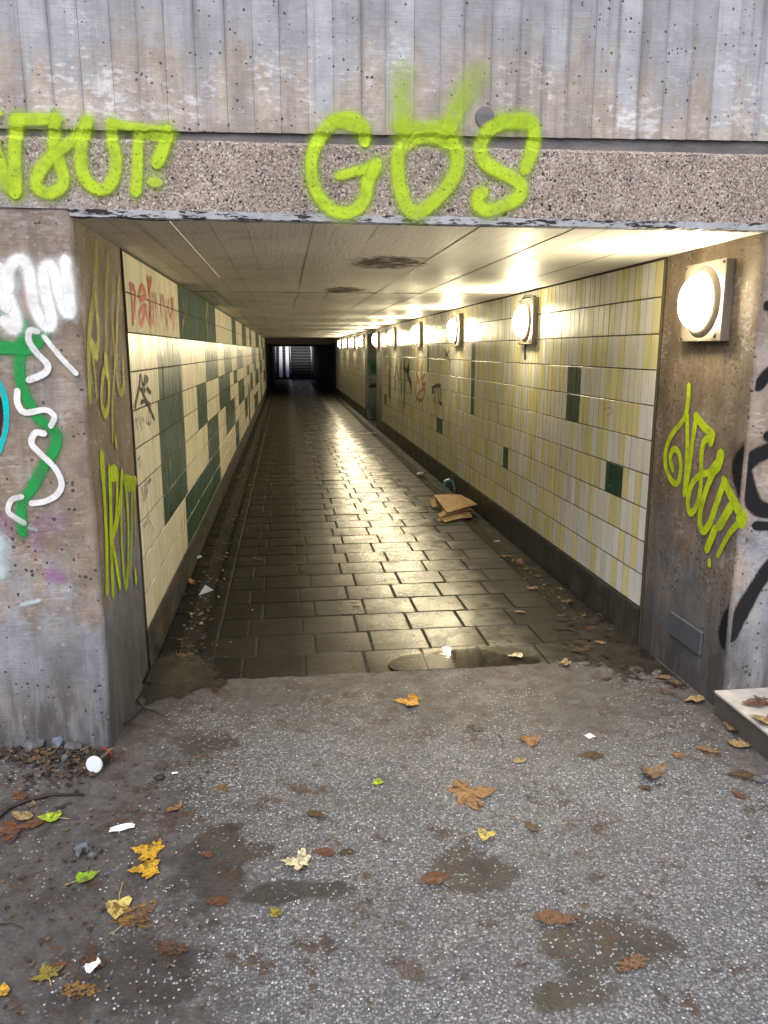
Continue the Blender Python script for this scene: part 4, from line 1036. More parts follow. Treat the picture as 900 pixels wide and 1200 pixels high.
for a, b_ in ((-0.95, -0.66), (1.72, 2.0)):
    obj('side_wall', local(st, newbox(a + (.004 if a < 0 else 0.004), b_ - 0.004, SY + 0.104, SY + 8, -0.05, 3.3)), M['deepwall'], st)
bm = newbox(-30, 32, SY + 0.12 + NS * GO + 0.02, SY + 60, 2.7, NS * RI - 0.02)
structure(obj('upper_ground', bm, M['asphalt']), 'street level ground at the head of the far stairs', 'ground')

# ================================================================== SIDE PASSAGE
sp = thing('side_passage', 'side opening in the right tunnel wall with grey walls and a dark sloping handrail', 'passage', (XR, 18, 0))
obj('jamb', local(sp, newbox(XR + 0.001, XR + 0.3, 16.502, 17.55, -0.05, ZC + 0.01)), M['inner'], sp)
obj('jamb', local(sp, newbox(XR + 0.001, XR + 0.3, 19.55, 19.998, -0.05, ZC + 0.01)), M['inner'], sp)
obj('back_wall', local(sp, newbox(XR + 0.301, 9.0, 19.55, 19.85, -0.05, 3.6)), M['inner'], sp)
obj('near_wall', local(sp, newbox(XR + 0.301, 9.0, 17.25, 17.55, -0.05, 3.6)), M['inner'], sp)
obj('roof', local(sp, newbox(XR + 0.301, 4.3, 17.552, 19.548, ZC + 0.012, ZC + 0.4)), M['beam'], sp)
obj('head_beam', local(sp, newbox(XR + 0.001, XR + 0.3, 17.552, 19.548, ZC - 0.09, ZC + 0.012)), M['inner'], sp)
obj('landing', local(sp, newbox(XR + 0.001, 4.0, 17.552, 19.548, -0.033, -0.004)), M['paver'], sp)
for k in range(14):
    obj('step', local(sp, newbox(4.0 + k * .3, 4.32 + k * .3, 17.553, 19.547, -0.05 + k * .17, (k + 1) * .17)), M['step'], sp)
bm = bmesh.new(); tube(bm, [(2.06, 19.45, 0.84), (2.75, 19.45, 1.02), (4.2, 19.45, 1.12), (7.5, 19.45, 2.9)], 0.03)
hr = obj('handrail', local(sp, bm), M['steel'], sp)
for xx, zz in ((2.5, 0.95), (3.6, 1.07)):
    bm = bmesh.new(); tube(bm, [(xx, 19.45, zz), (xx, 19.46, zz - 0.13), (xx, 19.552, zz - 0.16)], 0.022)
    obj('bracket', local(sp, bm), M['steel'], hr)
graffiti(sp, M['green'], [(P(4.09, 280, 360, [(640, 265), (665, 285), (650, 300)]), .22, (.5, .4))], ('y', 19.55, -1), 'green smudge', 0.004)

# ================================================================== LAMPS
LG = 'round lamps along the right tunnel wall'
LABELS = ['nearest and largest lit round lamp, on the bare concrete pier at the entrance', 'second lit lamp from the entrance, first on the tiles, a cable stub hanging below', 'third lit wall lamp counted inward from the entrance, on yellow tiles', 'fourth lit wall lamp counted inward, on yellow tiles', 'fifth lit wall lamp, last one on tiles before the side opening', 'lit wall lamp on the jamb of the side opening', 'first lit wall lamp beyond the side opening', 'second lit wall lamp beyond the side opening', 'third lit wall lamp beyond the side opening, last but one', 'last lit wall lamp, deepest in the tunnel by the dark section']
YS = [3.605, 6.37, 9.07, 11.75, 14.5, 17.15, 20.3, 22.95, 25.6, 28.3]
root = thing('wall_lamp', LABELS[0], 'lamp', (XR + 0.004, YS[0], 1.927), group=LG)
bm = newbox(-0.046, 0.0, -0.185, 0.185, -0.185, 0.185, 0.004); obj('back_plate', bm, M['plate'], root)
bm = bmesh.new()     # raised ring
for a in range(1): pass
prof = [(-0.0481, 0.168), (-0.054, 0.160), (-0.066, 0.146), (-0.070, 0.138), (-0.0705, 0.131), (-0.066, 0.129)]
n = 48; rings = [[bm.verts.new((px, r_ * math.cos(2 * math.pi * k / n), r_ * math.sin(2 * math.pi * k / n))) for k in range(n)] for px, r_ in prof]
for i in range(5):
    for k in range(n): bm.faces.new((rings[i][k], rings[i][(k + 1) % n], rings[i + 1][(k + 1) % n], rings[i + 1][k]))
bmesh.ops.recalc_face_normals(bm, faces=bm.faces); obj('ring', bm, M['ringm'], root, smooth=True)
bm = bmesh.new()
prof = [(-0.066, 0.1270), (-0.076, 0.1265)] + [(-0.076 - 0.066 * math.sin(t * math.pi / 2 / 10), 0.1265 * math.cos(t * math.pi / 2 / 10)) for t in range(1, 10)]
rings = [[bm.verts.new((px, r_ * math.cos(2 * math.pi * k / n), r_ * math.sin(2 * math.pi * k / n))) for k in range(n)] for px, r_ in prof]
for i in range(len(prof) - 1):
    for k in range(n): bm.faces.new((rings[i][k], rings[i][(k + 1) % n], rings[i + 1][(k + 1) % n], rings[i + 1][k]))
tip = bm.verts.new((-0.142, 0, 0))
for k in range(n): bm.faces.new((rings[-1][k], rings[-1][(k + 1) % n], tip))
bmesh.ops.recalc_face_normals(bm, faces=bm.faces)
obj('globe', bm, M['glow'], root, smooth=True)
def disc(y, z, r_):
    bm = bmesh.new(); bmesh.ops.create_cone(bm, cap_ends=True, segments=20, radius1=r_, radius2=r_ * 0.85, depth=0.005, matrix=Matrix.Translation((-0.0505, y, z)) @ Matrix.Rotation(R(-90), 4, 'Y')); return bm
obj('screw', disc(-0.125, -0.148, 0.017), M['screw'], root); obj('screw', disc(-0.168, 0.168, 0.006), M['black'], root)
obj('screw', disc(0.168, 0.168, 0.006), M['black'], root); obj('screw', disc(0.168, -0.168, 0.006), M['black'], root)
def copy_tree(o, parent=None):
    c = o.copy(); COL.objects.link(c)
    if parent is not None: c.parent = parent
    for ch in o.children: copy_tree(ch, c)
    return c
lamps = [root]
for i in range(1, 10):
    c = copy_tree(root); c.location = (XR - 0.006 if i != 5 else XR + 0.001, YS[i], 1.935); c['label'] = LABELS[i]; lamps.append(c)
bm = bmesh.new(); tube(bm, [(-0.02, 0.06, -0.18), (-0.022, 0.062, -0.24), (-0.02, 0.06, -0.31)], 0.009); obj('cable_stub', bm, M['black'], lamps[1])
bm = bmesh.new(); tube(bm, [(-0.03, -0.16, 0.186), (-0.03, -0.05, 0.200), (-0.03, 0.10, 0.205), (-0.02, 0.17, 0.188)], 0.014); obj('cable', bm, M['black'], lamps[1])

# ================================================================== LEDGE
lg = thing('kerb_block', 'low concrete ledge with pale top and dark side at the foot of the right pier', 'ledge', (2.3, 2.7, 0))
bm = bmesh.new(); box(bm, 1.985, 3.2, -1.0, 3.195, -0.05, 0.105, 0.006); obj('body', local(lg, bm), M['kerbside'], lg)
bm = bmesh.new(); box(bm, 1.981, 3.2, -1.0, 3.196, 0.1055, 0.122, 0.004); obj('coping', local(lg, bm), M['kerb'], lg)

# ================================================================== LEAVES
def leaf_outline(kind, rr):
    pts = []
    if kind == 'maple':
        # half outline of a five-lobed maple leaf, tip at +y, stalk at the origin
        h = [(0.0, 0.0), (0.10, 0.02), (0.30, -0.08), (0.36, 0.02), (0.30, 0.10), (0.52, 0.16), (0.62, 0.30), (0.46, 0.34), (0.52, 0.44), (0.34, 0.44), (0.20, 0.42), (0.26, 0.58), (0.17, 0.62), (0.20, 0.74), (0.09, 0.80), (0.0, 1.0)]
    elif kind == 'oak':
        h = [(0.0, 0.0), (0.09, 0.06), (0.07, 0.16), (0.20, 0.24), (0.13, 0.36), (0.28, 0.46), (0.17, 0.58), (0.27, 0.70), (0.16, 0.80), (0.15, 0.92), (0.0, 1.0)]
    elif kind == 'heart':
        h = [(0.0, 0.0), (0.16, -0.07), (0.33, -0.03), (0.44, 0.14), (0.40, 0.36), (0.27, 0.58), (0.12, 0.82), (0.0, 1.0)]
    else:
        h = [(0.0, 0.0), (0.12, 0.07), (0.22, 0.20), (0.285, 0.38), (0.27, 0.56), (0.19, 0.75), (0.09, 0.90), (0.0, 1.0)]
    h = [(x * (1 + rr.gauss(0, .05)), y + rr.gauss(0, .012)) for x, y in h]
    return h + [(-x * (1 + rr.gauss(0, .05)), y + rr.gauss(0, .012)) for x, y in h[::-1][1:-1]]
def leaf_mesh(kind, size, curl, rr):
    ol = leaf_outline(kind, rr)
    cen = Vector((0, 0.42)); bm = bmesh.new()
    fold = rr.uniform(0.3, 1.0) * curl; tw = rr.uniform(-1, 1) * curl; sd = rr.uniform(0, 90)
    # dense outline
    dl = []
    for i in range(len(ol)):
        a, b_ = Vector(ol[i]), Vector(ol[(i + 1) % len(ol)])
        for t in (0, 0.5): dl.append(a.lerp(b_, t) + Vector((rr.gauss(0, .008), rr.gauss(0, .008))))
    def lift(p):
        x, y = p.x, p.y - 0.42
        z = fold * (0.55 * x * x * 1.8 + 0.25 * abs(x)) + tw * x * y * 0.9 + curl * 0.22 * mnoise.noise(Vector((x * 3.2 + sd, y * 3.2, sd))) + curl * 0.35 * y * y
        return z
    rings = []
    for s in (1.0, 0.72, 0.40):
        rings.append([bm.verts.new(((cen + (p - cen) * s).x * size, (cen + (p - cen) * s).y * size, lift(cen + (p - cen) * s) * size)) for p in dl])
    c = bm.verts.new((0, cen.y * size, lift(cen) * size)); N = len(dl)
    for i in range(2):
        for k in range(N): bm.faces.new((rings[i][k], rings[i][(k + 1) % N], rings[i + 1][(k + 1) % N], rings[i + 1][k]))
    for k in range(N): bm.faces.new((rings[2][k], rings[2][(k + 1) % N], c))
    zmin = min(v.co.z for v in bm.verts)
    for v in bm.verts: v.co.y -= 0.45 * size; v.co.z -= zmin
    return bm, -zmin
LC = {'yel': (0.60, 0.36, 0.03), 'gold': (0.52, 0.25, 0.02), 'oran': (0.25, 0.115, 0.04), 'rust': (0.14, 0.055, 0.026), 'red': (0.11, 0.042, 0.028), 'brn': (0.07, 0.038, 0.024), 'dk': (0.045, 0.027, 0.018), 'tan': (0.21, 0.135, 0.07), 'pale': (0.60, 0.50, 0.15), 'lime': (0.36, 0.52, 0.03), 'grn': (0.20, 0.36, 0.02), 'oliv': (0.25, 0.22, 0.03), 'crm': (0.78, 0.70, 0.45), 'och': (0.22, 0.12, 0.03), 'straw': (0.34, 0.25, 0.12)}
FL = 'fallen leaves on the ground'
def leaf(u, v, px, kind, col, rot, label, curl=0.35, stem=0.0, group=FL, z=None, tilt=0.0):
    rr = random.Random(int(u * 7 + v * 13))
    p = on_ground(u, v, 0.0 if z is None else z)
    dist = (p - EYE).length
    size = px / FPX * dist * 0.98
    base = gz(p.x, p.y) if z is None and p.y < PV0 else (z or 0.0)
    bm, zc = leaf_mesh(kind, size, curl, rr)
    o = obj('fallen_leaf', bm, M['leaf'], None, smooth=True)
    o.location = (p.x, p.y, base + 0.004); o.rotation_euler = (tilt, 0, R(rot)); o.color = (*LC[col], {'rust': 0.34, 'red': 0.40, 'brn': 0.34, 'dk': 0.36, 'och': 0.26, 'oran': 0.48, 'tan': 0.5, 'oliv': 0.45}.get(col, 0.8))
    tag(o, label, 'leaf', group)
    if stem:
        b2 = bmesh.new(); n_ = 5; L = stem * size
        tube(b2, [(0.02 * size * math.sin(i), -0.45 * size - L * i / n_, zc * 0.6 + 0.01 * size * math.sin(i * 1.3) + 0.002) for i in range(n_ + 1)], 0.0012, 5)
        obj('stem', b2, M['petiole'], o)
    return o
leaf(477, 823, 30, 'maple', 'gold', 75, 'golden maple leaf alone in the middle of the asphalt, nearest the paving edge', 0.2)
leaf(556, 931, 54, 'maple', 'oran', -80, 'large flat orange brown maple leaf in the middle of the asphalt', 0.05)
leaf(569, 983, 22, 'heart', 'pale', 150, 'small curled yellow leaf just below the large orange brown maple leaf', 0.6)
leaf(624, 867, 26, 'heart', 'oran', -60, 'rust orange leaf beside a tan one, right of centre', 0.3)
leaf(609, 892, 19, 'oval', 'straw', 100, 'tan oval leaf just below the rust orange leaf', 0.35)
leaf(346, 1013, 32, 'maple', 'crm', 80, 'cream white crumpled leaf left of centre on the asphalt', 0.5)
leaf(509, 1029, 36, 'oval', 'red', 100, 'red brown oval leaf at the edge of the damp patch', 0.15)
leaf(625, 971, 23, 'oval', 'brn', 30, 'dark brown oval leaf, right of the small curled yellow leaf', 0.2)
leaf(655, 1078, 50, 'oak', 'rust', 80, 'torn brown leaf on the upper edge of the biggest wet patch', 0.25)
leaf(738, 1134, 38, 'oak', 'rust', -70, 'soggy orange brown leaf lying in the biggest wet patch', 0.12)
leaf(761, 909, 28, 'maple', 'tan', 20, 'crumpled tan maple leaf on the right of the asphalt', 0.5)
leaf(694, 886, 30, 'oval', 'brn', 85, 'flat dark brown leaf below the white paper chip', 0.08)
leaf(757, 925, 16, 'oval', 'dk', 60, 'small blackish leaf under the crumpled tan maple leaf', 0.2)
leaf(441, 919, 14, 'heart', 'lime', 110, 'tiny green leaf in the middle of the asphalt', 0.6)
leaf(322, 1069, 16, 'heart', 'oliv', 30, 'tiny olive leaf below the cream crumpled leaf', 0.3)
leaf(204, 949, 19, 'oval', 'oran', -55, 'narrow bright orange leaf on the mud, right of the white paper strip', 0.5)
leaf(171, 998, 33, 'maple', 'yel', 70, 'upper one of two yellow maple leaves lying together on the mud', 0.25)
leaf(168, 1020, 32, 'maple', 'yel', 95, 'lower one of two yellow maple leaves lying together on the mud', 0.3)
leaf(103, 1029, 21, 'heart', 'grn', -60, 'bright green leaf on the mud, left of the yellow maple leaves', 0.35, 0.6)
leaf(138, 1066, 30, 'heart', 'pale', 185, 'pale yellow leaf with an upright thin stalk', 0.25, 0.9)
leaf(163, 1071, 48, 'maple', 'och', -40, 'mottled yellow brown maple leaf touching the pale yellow leaf', 0.2, 0.3)
leaf(57, 961, 23, 'heart', 'lime', 80, 'lime green leaf near the twigs at the left', 0.35, 0.5)
leaf(27, 958, 27, 'oval', 'straw', 60, 'pinkish tan leaf between twigs, left of the lime green leaf', 0.6)
leaf(38, 968, 27, 'oval', 'rust', 110, 'rust brown leaf tucked under the pinkish tan leaf', 0.3)
leaf(12, 980, 40, 'oak', 'rust', 20, 'largest rusty leaf at the left edge below the twig', 0.4)
leaf(24, 940, 24, 'oval', 'rust', 40, 'rusty leaf lying beneath the long twig', 0.3)
leaf(256, 1056, 26, 'oval', 'red', 80, 'dull red leaf pressed into the mud, right of the mottled maple leaf', 0.05)
leaf(203, 1112, 40, 'oak', 'brn', 75, 'large soaked brown leaf low in the mud', 0.1)
leaf(54, 1141, 24, 'maple', 'oliv', 30, 'mottled yellow green leaf near the lower left corner', 0.3, 0.4)
leaf(67, 1134, 22, 'oval', 'rust', 120, 'rust leaf partly under the mottled yellow green leaf', 0.15)
leaf(3, 1163, 16, 'heart', 'yel', 10, 'yellow leaf cut by the left edge near the bottom', 0.3)
leaf(110, 1128, 30, 'oval', 'brn', 60, 'brown leaf under the bent white scrap', 0.15)
leaf(98, 1162, 40, 'oak', 'och', 80, 'blurred ochre leaf at the bottom left', 0.1)
leaf(260, 924, 24, 'oval', 'och', 80, 'ochre stained leaf flattened on wet mud, near the left pier', 0.05)
leaf(243, 1003, 16, 'oval', 'rust', 70, 'small rust leaf right of the two yellow maple leaves', 0.2)
leaf(381, 1000, 28, 'oval', 'red', 70, 'reddish flattened leaf right of the cream crumpled leaf', 0.05)
leaf(372, 956, 26, 'oak', 'brn', 60, 'torn brown leaf halfway between paving and cream leaf', 0.1)
leaf(407, 999, 20, 'oval', 'dk', 90, 'black rotten leaf beside the reddish flattened leaf', 0.1)
leaf(559, 854, 26, 'oak', 'brn', 60, 'shrivelled brown leaf above the large orange maple leaf', 0.5)
leaf(793, 886, 14, 'maple', 'oran', 40, 'tiny orange leaf right of the crumpled tan maple leaf', 0.3)
leaf(832, 880, 26, 'oak', 'tan', 60, 'tan torn leaf near the ledge', 0.15)
leaf(873, 911, 34, 'oval', 'brn', 70, 'brown leaf with a dark stone beside it, right edge', 0.2)
leaf(866, 933, 16, 'oval', 'rust', 20, 'small rust leaf below the brown leaf at the right edge', 0.2)
leaf(777, 797, 18, 'oval', 'tan', 80, 'first tan leaf at the foot of the right pier, deepest in', 0.5)
leaf(791, 804, 20, 'oval', 'brn', 60, 'brown curled leaf beside the first tan leaf at the right pier', 0.5)
leaf(815, 823, 27, 'oval', 'straw', 95, 'folded straw coloured leaf at the foot of the right pier', 0.7)
leaf(860, 857, 22, 'maple', 'tan', 40, 'upper curled tan leaf against the ledge side', 0.8)
leaf(873, 874, 32, 'oak', 'straw', 85, 'long straw coloured leaf against the ledge side, below the curled one', 0.5)
leaf(604, 770, 17, 'heart', 'crm', 80, 'whitish leaf in the puddle', 0.7, z=0.004)
leaf(660, 780, 17, 'maple', 'straw', 70, 'curled straw leaf at the right end of the puddle', 0.6)
leaf(887, 826, 30, 'oval', 'rust', 80, 'brown leaf on top of the ledge', 0.4, z=0.125)
leaf(893, 845, 26, 'maple', 'straw', 30, 'pale leaf on top of the ledge, in front of the brown one', 0.5, z=0.125)
leaf(895, 824, 24, 'oak', 'dk', 10, 'black leaf on top of the ledge at the wall', 0.6, z=0.125)
# in the gutters and on the slabs inside
GL = 'leaves lying inside the tunnel'
leaf(226, 684, 20, 'oak', 'oran', 20, 'orange brown leaf in the left gutter by the white paper cone', 0.7, group=GL, z=0.0)
leaf(607, 661, 17, 'oval', 'rust', 40, 'rust coloured leaf standing in the right gutter', 0.9, group=GL, z=-0.01)
leaf(622, 668, 16, 'oval', 'brn', 80, 'brown leaf next to the rust coloured one in the right gutter', 0.5, group=GL, z=-0.01)
leaf(592, 653, 13, 'heart', 'straw', 60, 'straw leaf in the right gutter below the white scrap', 0.5, group=GL, z=-0.01)
leaf(630, 676, 14, 'oval', 'dk', 60, 'dark leaf in the right gutter, nearest of the cluster', 0.5, group=GL, z=-0.01)
leaf(609, 718, 14, 'oval', 'straw', 75, 'small straw leaf on the slabs beside the right gutter', 0.4, group=GL, z=0.002)
leaf(622, 690, 14, 'heart', 'tan', 20, 'small tan leaf at the end of the right gutter cluster', 0.6, group=GL, z=-0.005)
leaf(664, 706, 16, 'maple', 'tan', 70, 'tan leaf in the dark corner by the right wall', 0.6, group=GL, z=-0.005)
leaf(705, 755, 15, 'oval', 'tan', 40, 'tan leaf near the right wall just behind the puddle', 0.6, group=GL, z=0.0)
leaf(703, 738, 30, 'oak', 'rust', 80, 'soaked brown leaf in wet dirt by the right wall', 0.1, group=GL, z=0.0)
leaf(676, 760, 26, 'maple', 'brn', 20, 'dark soaked maple leaf right of the puddle', 0.1, group=GL, z=0.0)
leaf(416, 708, 13, 'oval', 'dk', 70, 'black leaf in the middle of the wet slabs', 0.3, group=GL, z=0.003)
leaf(305, 656, 12, 'oval', 'dk', 80, 'dark leaf on the slabs left of the middle', 0.3, group=GL, z=0.003)
leaf(281, 560, 12, 'oak', 'oran', 70, 'orange leaf bit in the left gutter, middle distance', 0.7, group=GL, z=-0.01)
leaf(493, 556, 12, 'maple', 'tan', 70, 'tan leaf left of the cardboard', 0.6, group=GL, z=0.002)

# ================================================================== OTHER LITTER
def crumpled(name, u, v, w, h, rot, label, cat, mat, z=0.0, amp=0.25, seed=1, group=None, lift=0.003):
    bm = bmesh.new(); rr = random.Random(seed); n_ = 5
    g_ = [[bm.verts.new(((i / n_ - .5) * w + rr.gauss(0, w * .03), (j / n_ - .5) * h + rr.gauss(0, h * .03), amp * min(w, h) * (mnoise.noise(Vector((i * .7 + seed, j * .7, seed))) + .5 * mnoise.noise(Vector((i * 1.5, j * 1.5 + seed, 2)))))) for j in range(n_ + 1)] for i in range(n_ + 1)]
    for i in range(n_):
        for j in range(n_): bm.faces.new((g_[i][j], g_[i + 1][j], g_[i + 1][j + 1], g_[i][j + 1]))
    zm = min(v_.co.z for v_ in bm.verts)
    for v_ in bm.verts: v_.co.z -= zm
    o = obj(name, bm, mat); p = on_ground(u, v, z)
    o.location = (p.x, p.y, (gz(p.x, p.y) if p.y < PV0 else z) + lift); o.rotation_euler = (0, 0, R(rot)); o.location.z += 0.001
    return tag(o, label, cat, group)
crumpled('paper_scrap', 143, 973, .085, .032, 12, 'white paper strip on the mud below the lying cup', 'paper', M['paper'], seed=3)
crumpled('paper_scrap', 691, 863, .04, .035, 20, 'small square white paper chip on the right of the asphalt', 'paper', M['paper'], amp=.06, seed=5)
crumpled('paper_scrap', 109, 1136, .045, .03, 40, 'bent white scrap near the lower left corner', 'paper', M['paper'], amp=.6, seed=7)
crumpled('paper_scrap', 233, 655, .05, .035, 70, 'crushed white wrapper in the left gutter', 'paper', M['paper'], z=-0.01, amp=.7, seed=9)
crumpled('paper_scrap', 582, 636, .05, .03, 30, 'white scrap in the right gutter near the cardboard', 'paper', M['paper'], z=-0.01, amp=.6, seed=12)
crumpled('paper_scrap', 492, 557, .10, .06, 60, 'pale crushed paper on the slabs beyond the cardboard', 'paper', M['paper'], z=0.003, amp=.6, seed=13)
crumpled('paper_scrap', 437, 491, .22, .12, 20, 'bright white paper on the floor of the side opening', 'paper', M['paper'], z=0.002, amp=.4, seed=15)
crumpled('paper_scrap', 205, 907, .025, .014, 5, 'tiny white chip right of the lying cup', 'paper', M['paper'], amp=.2, seed=16)
crumpled('wrapper', 97, 1002, .06, .05, 30, 'crushed dark blue wrapper on the mud above the green leaf', 'litter', M['cover'], amp=.6, seed=17)
crumpled('paper_scrap', 432, 508, .35, .07, 10, 'flat pale strip on the slabs near the side opening', 'paper', M['straw'] if 'straw' in M else M['kerb'], z=0.003, amp=.15, seed=19)
# folded paper cone
p = on_ground(241, 698, 0); bm = bmesh.new()
vv = [bm.verts.new(q) for q in ((0, 0, .075), (-.05, -.005, .0), (.055, .02, .03), (.0, .05, .0))]
for f in ((0, 1, 2), (0, 2, 3), (0, 3, 1)): bm.faces.new([vv[i] for i in f])
o = obj('paper_cone', bm, M['paper']); o.location = (p.x, p.y, .004); tag(o, 'white folded paper cone standing in the left gutter', 'paper')
# cup on its side
p = on_ground(112, 910, 0); q = on_ground(130, 888, 0)
cup = thing('paper_cup', 'black paper cup with a pale round lid lying on its side by the left pier', 'cup', (p.x, p.y, gz(p.x, p.y) + 0.042))
d = Vector((q.x - p.x + 0.02, q.y - p.y + 0.02, 0)).normalized(); ang = math.atan2(d.y, d.x)
def revolve(prof, n=36):
    bm = bmesh.new(); rings = [[bm.verts.new((px, r_ * math.cos(2 * math.pi * k / n), r_ * math.sin(2 * math.pi * k / n))) for k in range(n)] for px, r_ in prof]
    for i in range(len(prof) - 1):
        for k in range(n): bm.faces.new((rings[i][k], rings[i][(k + 1) % n], rings[i + 1][(k + 1) % n], rings[i + 1][k]))
    bm.faces.new(rings[0][::-1]); bm.faces.new(rings[-1]); bmesh.ops.recalc_face_normals(bm, faces=bm.faces); return bm
obj('sleeve', revolve([(0.0, .0375), (.03, .037), (.10, .032), (.118, .030)]), M['cupside'], cup, smooth=False)
obj('lid', revolve([(-.010, .034), (-.009, .0385), (-.004, .0405), (.003, .0405), (.004, .0385)]), M['cuplid'], cup)
bm = revolve([(.085, .0345), (.105, .0325)], 36)
obj('printed_band', bm, M['red'], cup)
cup.rotation_euler = (0, R(3), ang); cup.scale = (0.87, 0.87, 0.87); cup.location.z -= 0.005
# cardboard
p = on_ground(530, 592, 0)
cb_ = thing('flattened_cardboard', 'crushed brown cardboard box lying by the right gutter', 'cardboard', (p.x, p.y, 0.004), (0, 0, 0))
def sheet(corners, th=0.006, bow=0.02, n_=8, seed=0):
    bm = bmesh.new(); a, b_, c, d_ = [Vector(q) for q in corners]
    top = [[None] * (n_ + 1) for _ in range(n_ + 1)]; bot = [[None] * (n_ + 1) for _ in range(n_ + 1)]
    for i in range(n_ + 1):
        for j in range(n_ + 1):
            s, t = i / n_, j / n_
            pt = a.lerp(b_, s).lerp(d_.lerp(c, s), t)
            pt.z += bow * math.sin(math.pi * s) * math.sin(math.pi * t * .8) + .008 * mnoise.noise(Vector((s * 3, t * 3, seed)))
            pt.x += .006 * mnoise.noise(Vector((s * 5, t * 5, seed + 9)))
            top[i][j] = bm.verts.new(pt + Vector((0, 0, th))); bot[i][j] = bm.verts.new(pt)
    for i in range(n_):
        for j in range(n_):
            bm.faces.new((top[i][j], top[i + 1][j], top[i + 1][j + 1], top[i][j + 1])); bm.faces.new((bot[i][j + 1], bot[i + 1][j + 1], bot[i + 1][j], bot[i][j]))
    for i in range(n_):
        bm.faces.new((bot[i][0], bot[i + 1][0], top[i + 1][0], top[i][0])); bm.faces.new((top[i][n_], top[i + 1][n_], bot[i + 1][n_], bot[i][n_]))
        bm.faces.new((top[0][i], top[0][i + 1], bot[0][i + 1], bot[0][i])); bm.faces.new((bot[n_][i], bot[n_][i + 1], top[n_][i + 1], top[n_][i]))
    bmesh.ops.recalc_face_normals(bm, faces=bm.faces); return bm
def wp(u, v, z):
    q_ = on_ground(u, v, z); return (q_.x - p.x, q_.y - p.y, z - 0.004)
k6 = lambda x, y: (480 + x / 9, 540 + y / 9)
obj('flap', sheet([wp(*k6(395, 550), .085), wp(*k6(715, 462), .10), wp(*k6(555, 368), .10), wp(*k6(255, 368), .10)], seed=1), M['card'], cb_)
obj('flap', sheet([wp(*k6(370, 652), .012), wp(*k6(640, 575), .02), wp(*k6(600, 500), .055), wp(*k6(290, 560), .05)], seed=2, bow=.01), M['card'], cb_)
obj('flap', sheet([wp(*k6(330, 590), .055), wp(*k6(640, 510), .07), wp(*k6(600, 440), .075), wp(*k6(350, 520), .07)], seed=4, bow=.008), M['card'], cb_)
obj('flap', sheet([wp(*k6(240, 495), .02), wp(*k6(350, 470), .04), wp(*k6(310, 400), .08), wp(*k6(215, 420), .05)], seed=3, bow=.012), M['card'], cb_)
obj('side_panel', sheet([wp(*k6(300, 640), .003), wp(*k6(660, 600), .003), wp(*k6(640, 520), .004), wp(*k6(330, 500), .004)], seed=6, bow=.01), M['card'], cb_)
# blue bent strip behind it
a = on_ground(528, 581, 0); bm = bmesh.new()
pts = [Vector((-.075, .02, 0)), Vector((-.082, .02, .08)), Vector((-.06, .02, .145)), Vector((0, .02, .165)), Vector((.05, .02, .14)), Vector((.075, .01, .07)), Vector((.09, .0, 0))]
L_ = []
for q_ in pts: L_.append([bm.verts.new(q_ + Vector((0, -.025, 0))), bm.verts.new(q_ + Vector((0, .025, .004)))])
# inner side gives it a thickness
I_ = []
for q_ in pts:
    c_ = Vector((q_.x * .72, q_.y, q_.z * .84)); I_.append([bm.verts.new(c_ + Vector((0, -.025, 0))), bm.verts.new(c_ + Vector((0, .025, .004)))])
for i in range(len(pts) - 1):
    bm.faces.new((L_[i][0], L_[i][1], L_[i + 1][1], L_[i + 1][0])); bm.faces.new((I_[i][0], I_[i + 1][0], I_[i + 1][1], I_[i][1])); bm.faces.new((L_[i][0], L_[i + 1][0], I_[i + 1][0], I_[i][0])); bm.faces.new((L_[i][1], I_[i][1], I_[i + 1][1], L_[i + 1][1]))
bmesh.ops.recalc_face_normals(bm, faces=bm.faces)
o = obj('plastic_loop', bm, M['bluestuff']); o.location = (a.x + .03, a.y + .22, 0.0); tag(o, 'pale blue bent plastic loop standing behind the cardboard', 'litter')
# twigs
def twig(pts, r_, label, lift=0.008):
    W_ = []
    for i, (u, v) in enumerate(pts):
        q_ = on_ground(u, v, 0.0); W_.append(Vector((q_.x, q_.y, gz(q_.x, q_.y) + lift + (0.006 if i % 2 else 0))))
    bm = bmesh.new(); tube(bm, W_, r_, 6, 0.5)
    o = obj('twig', bm, M['twig'], smooth=True); return tag(o, label, 'twig')
twig([(-12, 968), (10, 953), (32, 944), (60, 938), (98, 934)], .009, 'long dark twig lying from the left edge across the mud')
twig([(52, 918), (60, 925), (70, 930)], .006, 'short dark twig above the long one')
twig([(135, 858), (152, 848), (168, 832), (180, 837), (195, 842)], .006, 'bent black twig at the corner of the left pier')
twig([(160, 822), (168, 833), (172, 836)], .005, 'forked black twig end at the corner of the left pier')
twig([(0, 1087), (14, 1087), (28, 1091)], .003, 'thin dark twig at the left edge, low down')
twig([(517, 1036), (528, 1044), (537, 1049)], .002, 'thin stalk beside the red brown oval leaf')
twig([(585, 862), (590, 870), (588, 878)], .002, 'curved thin stalk near the rust orange leaf')
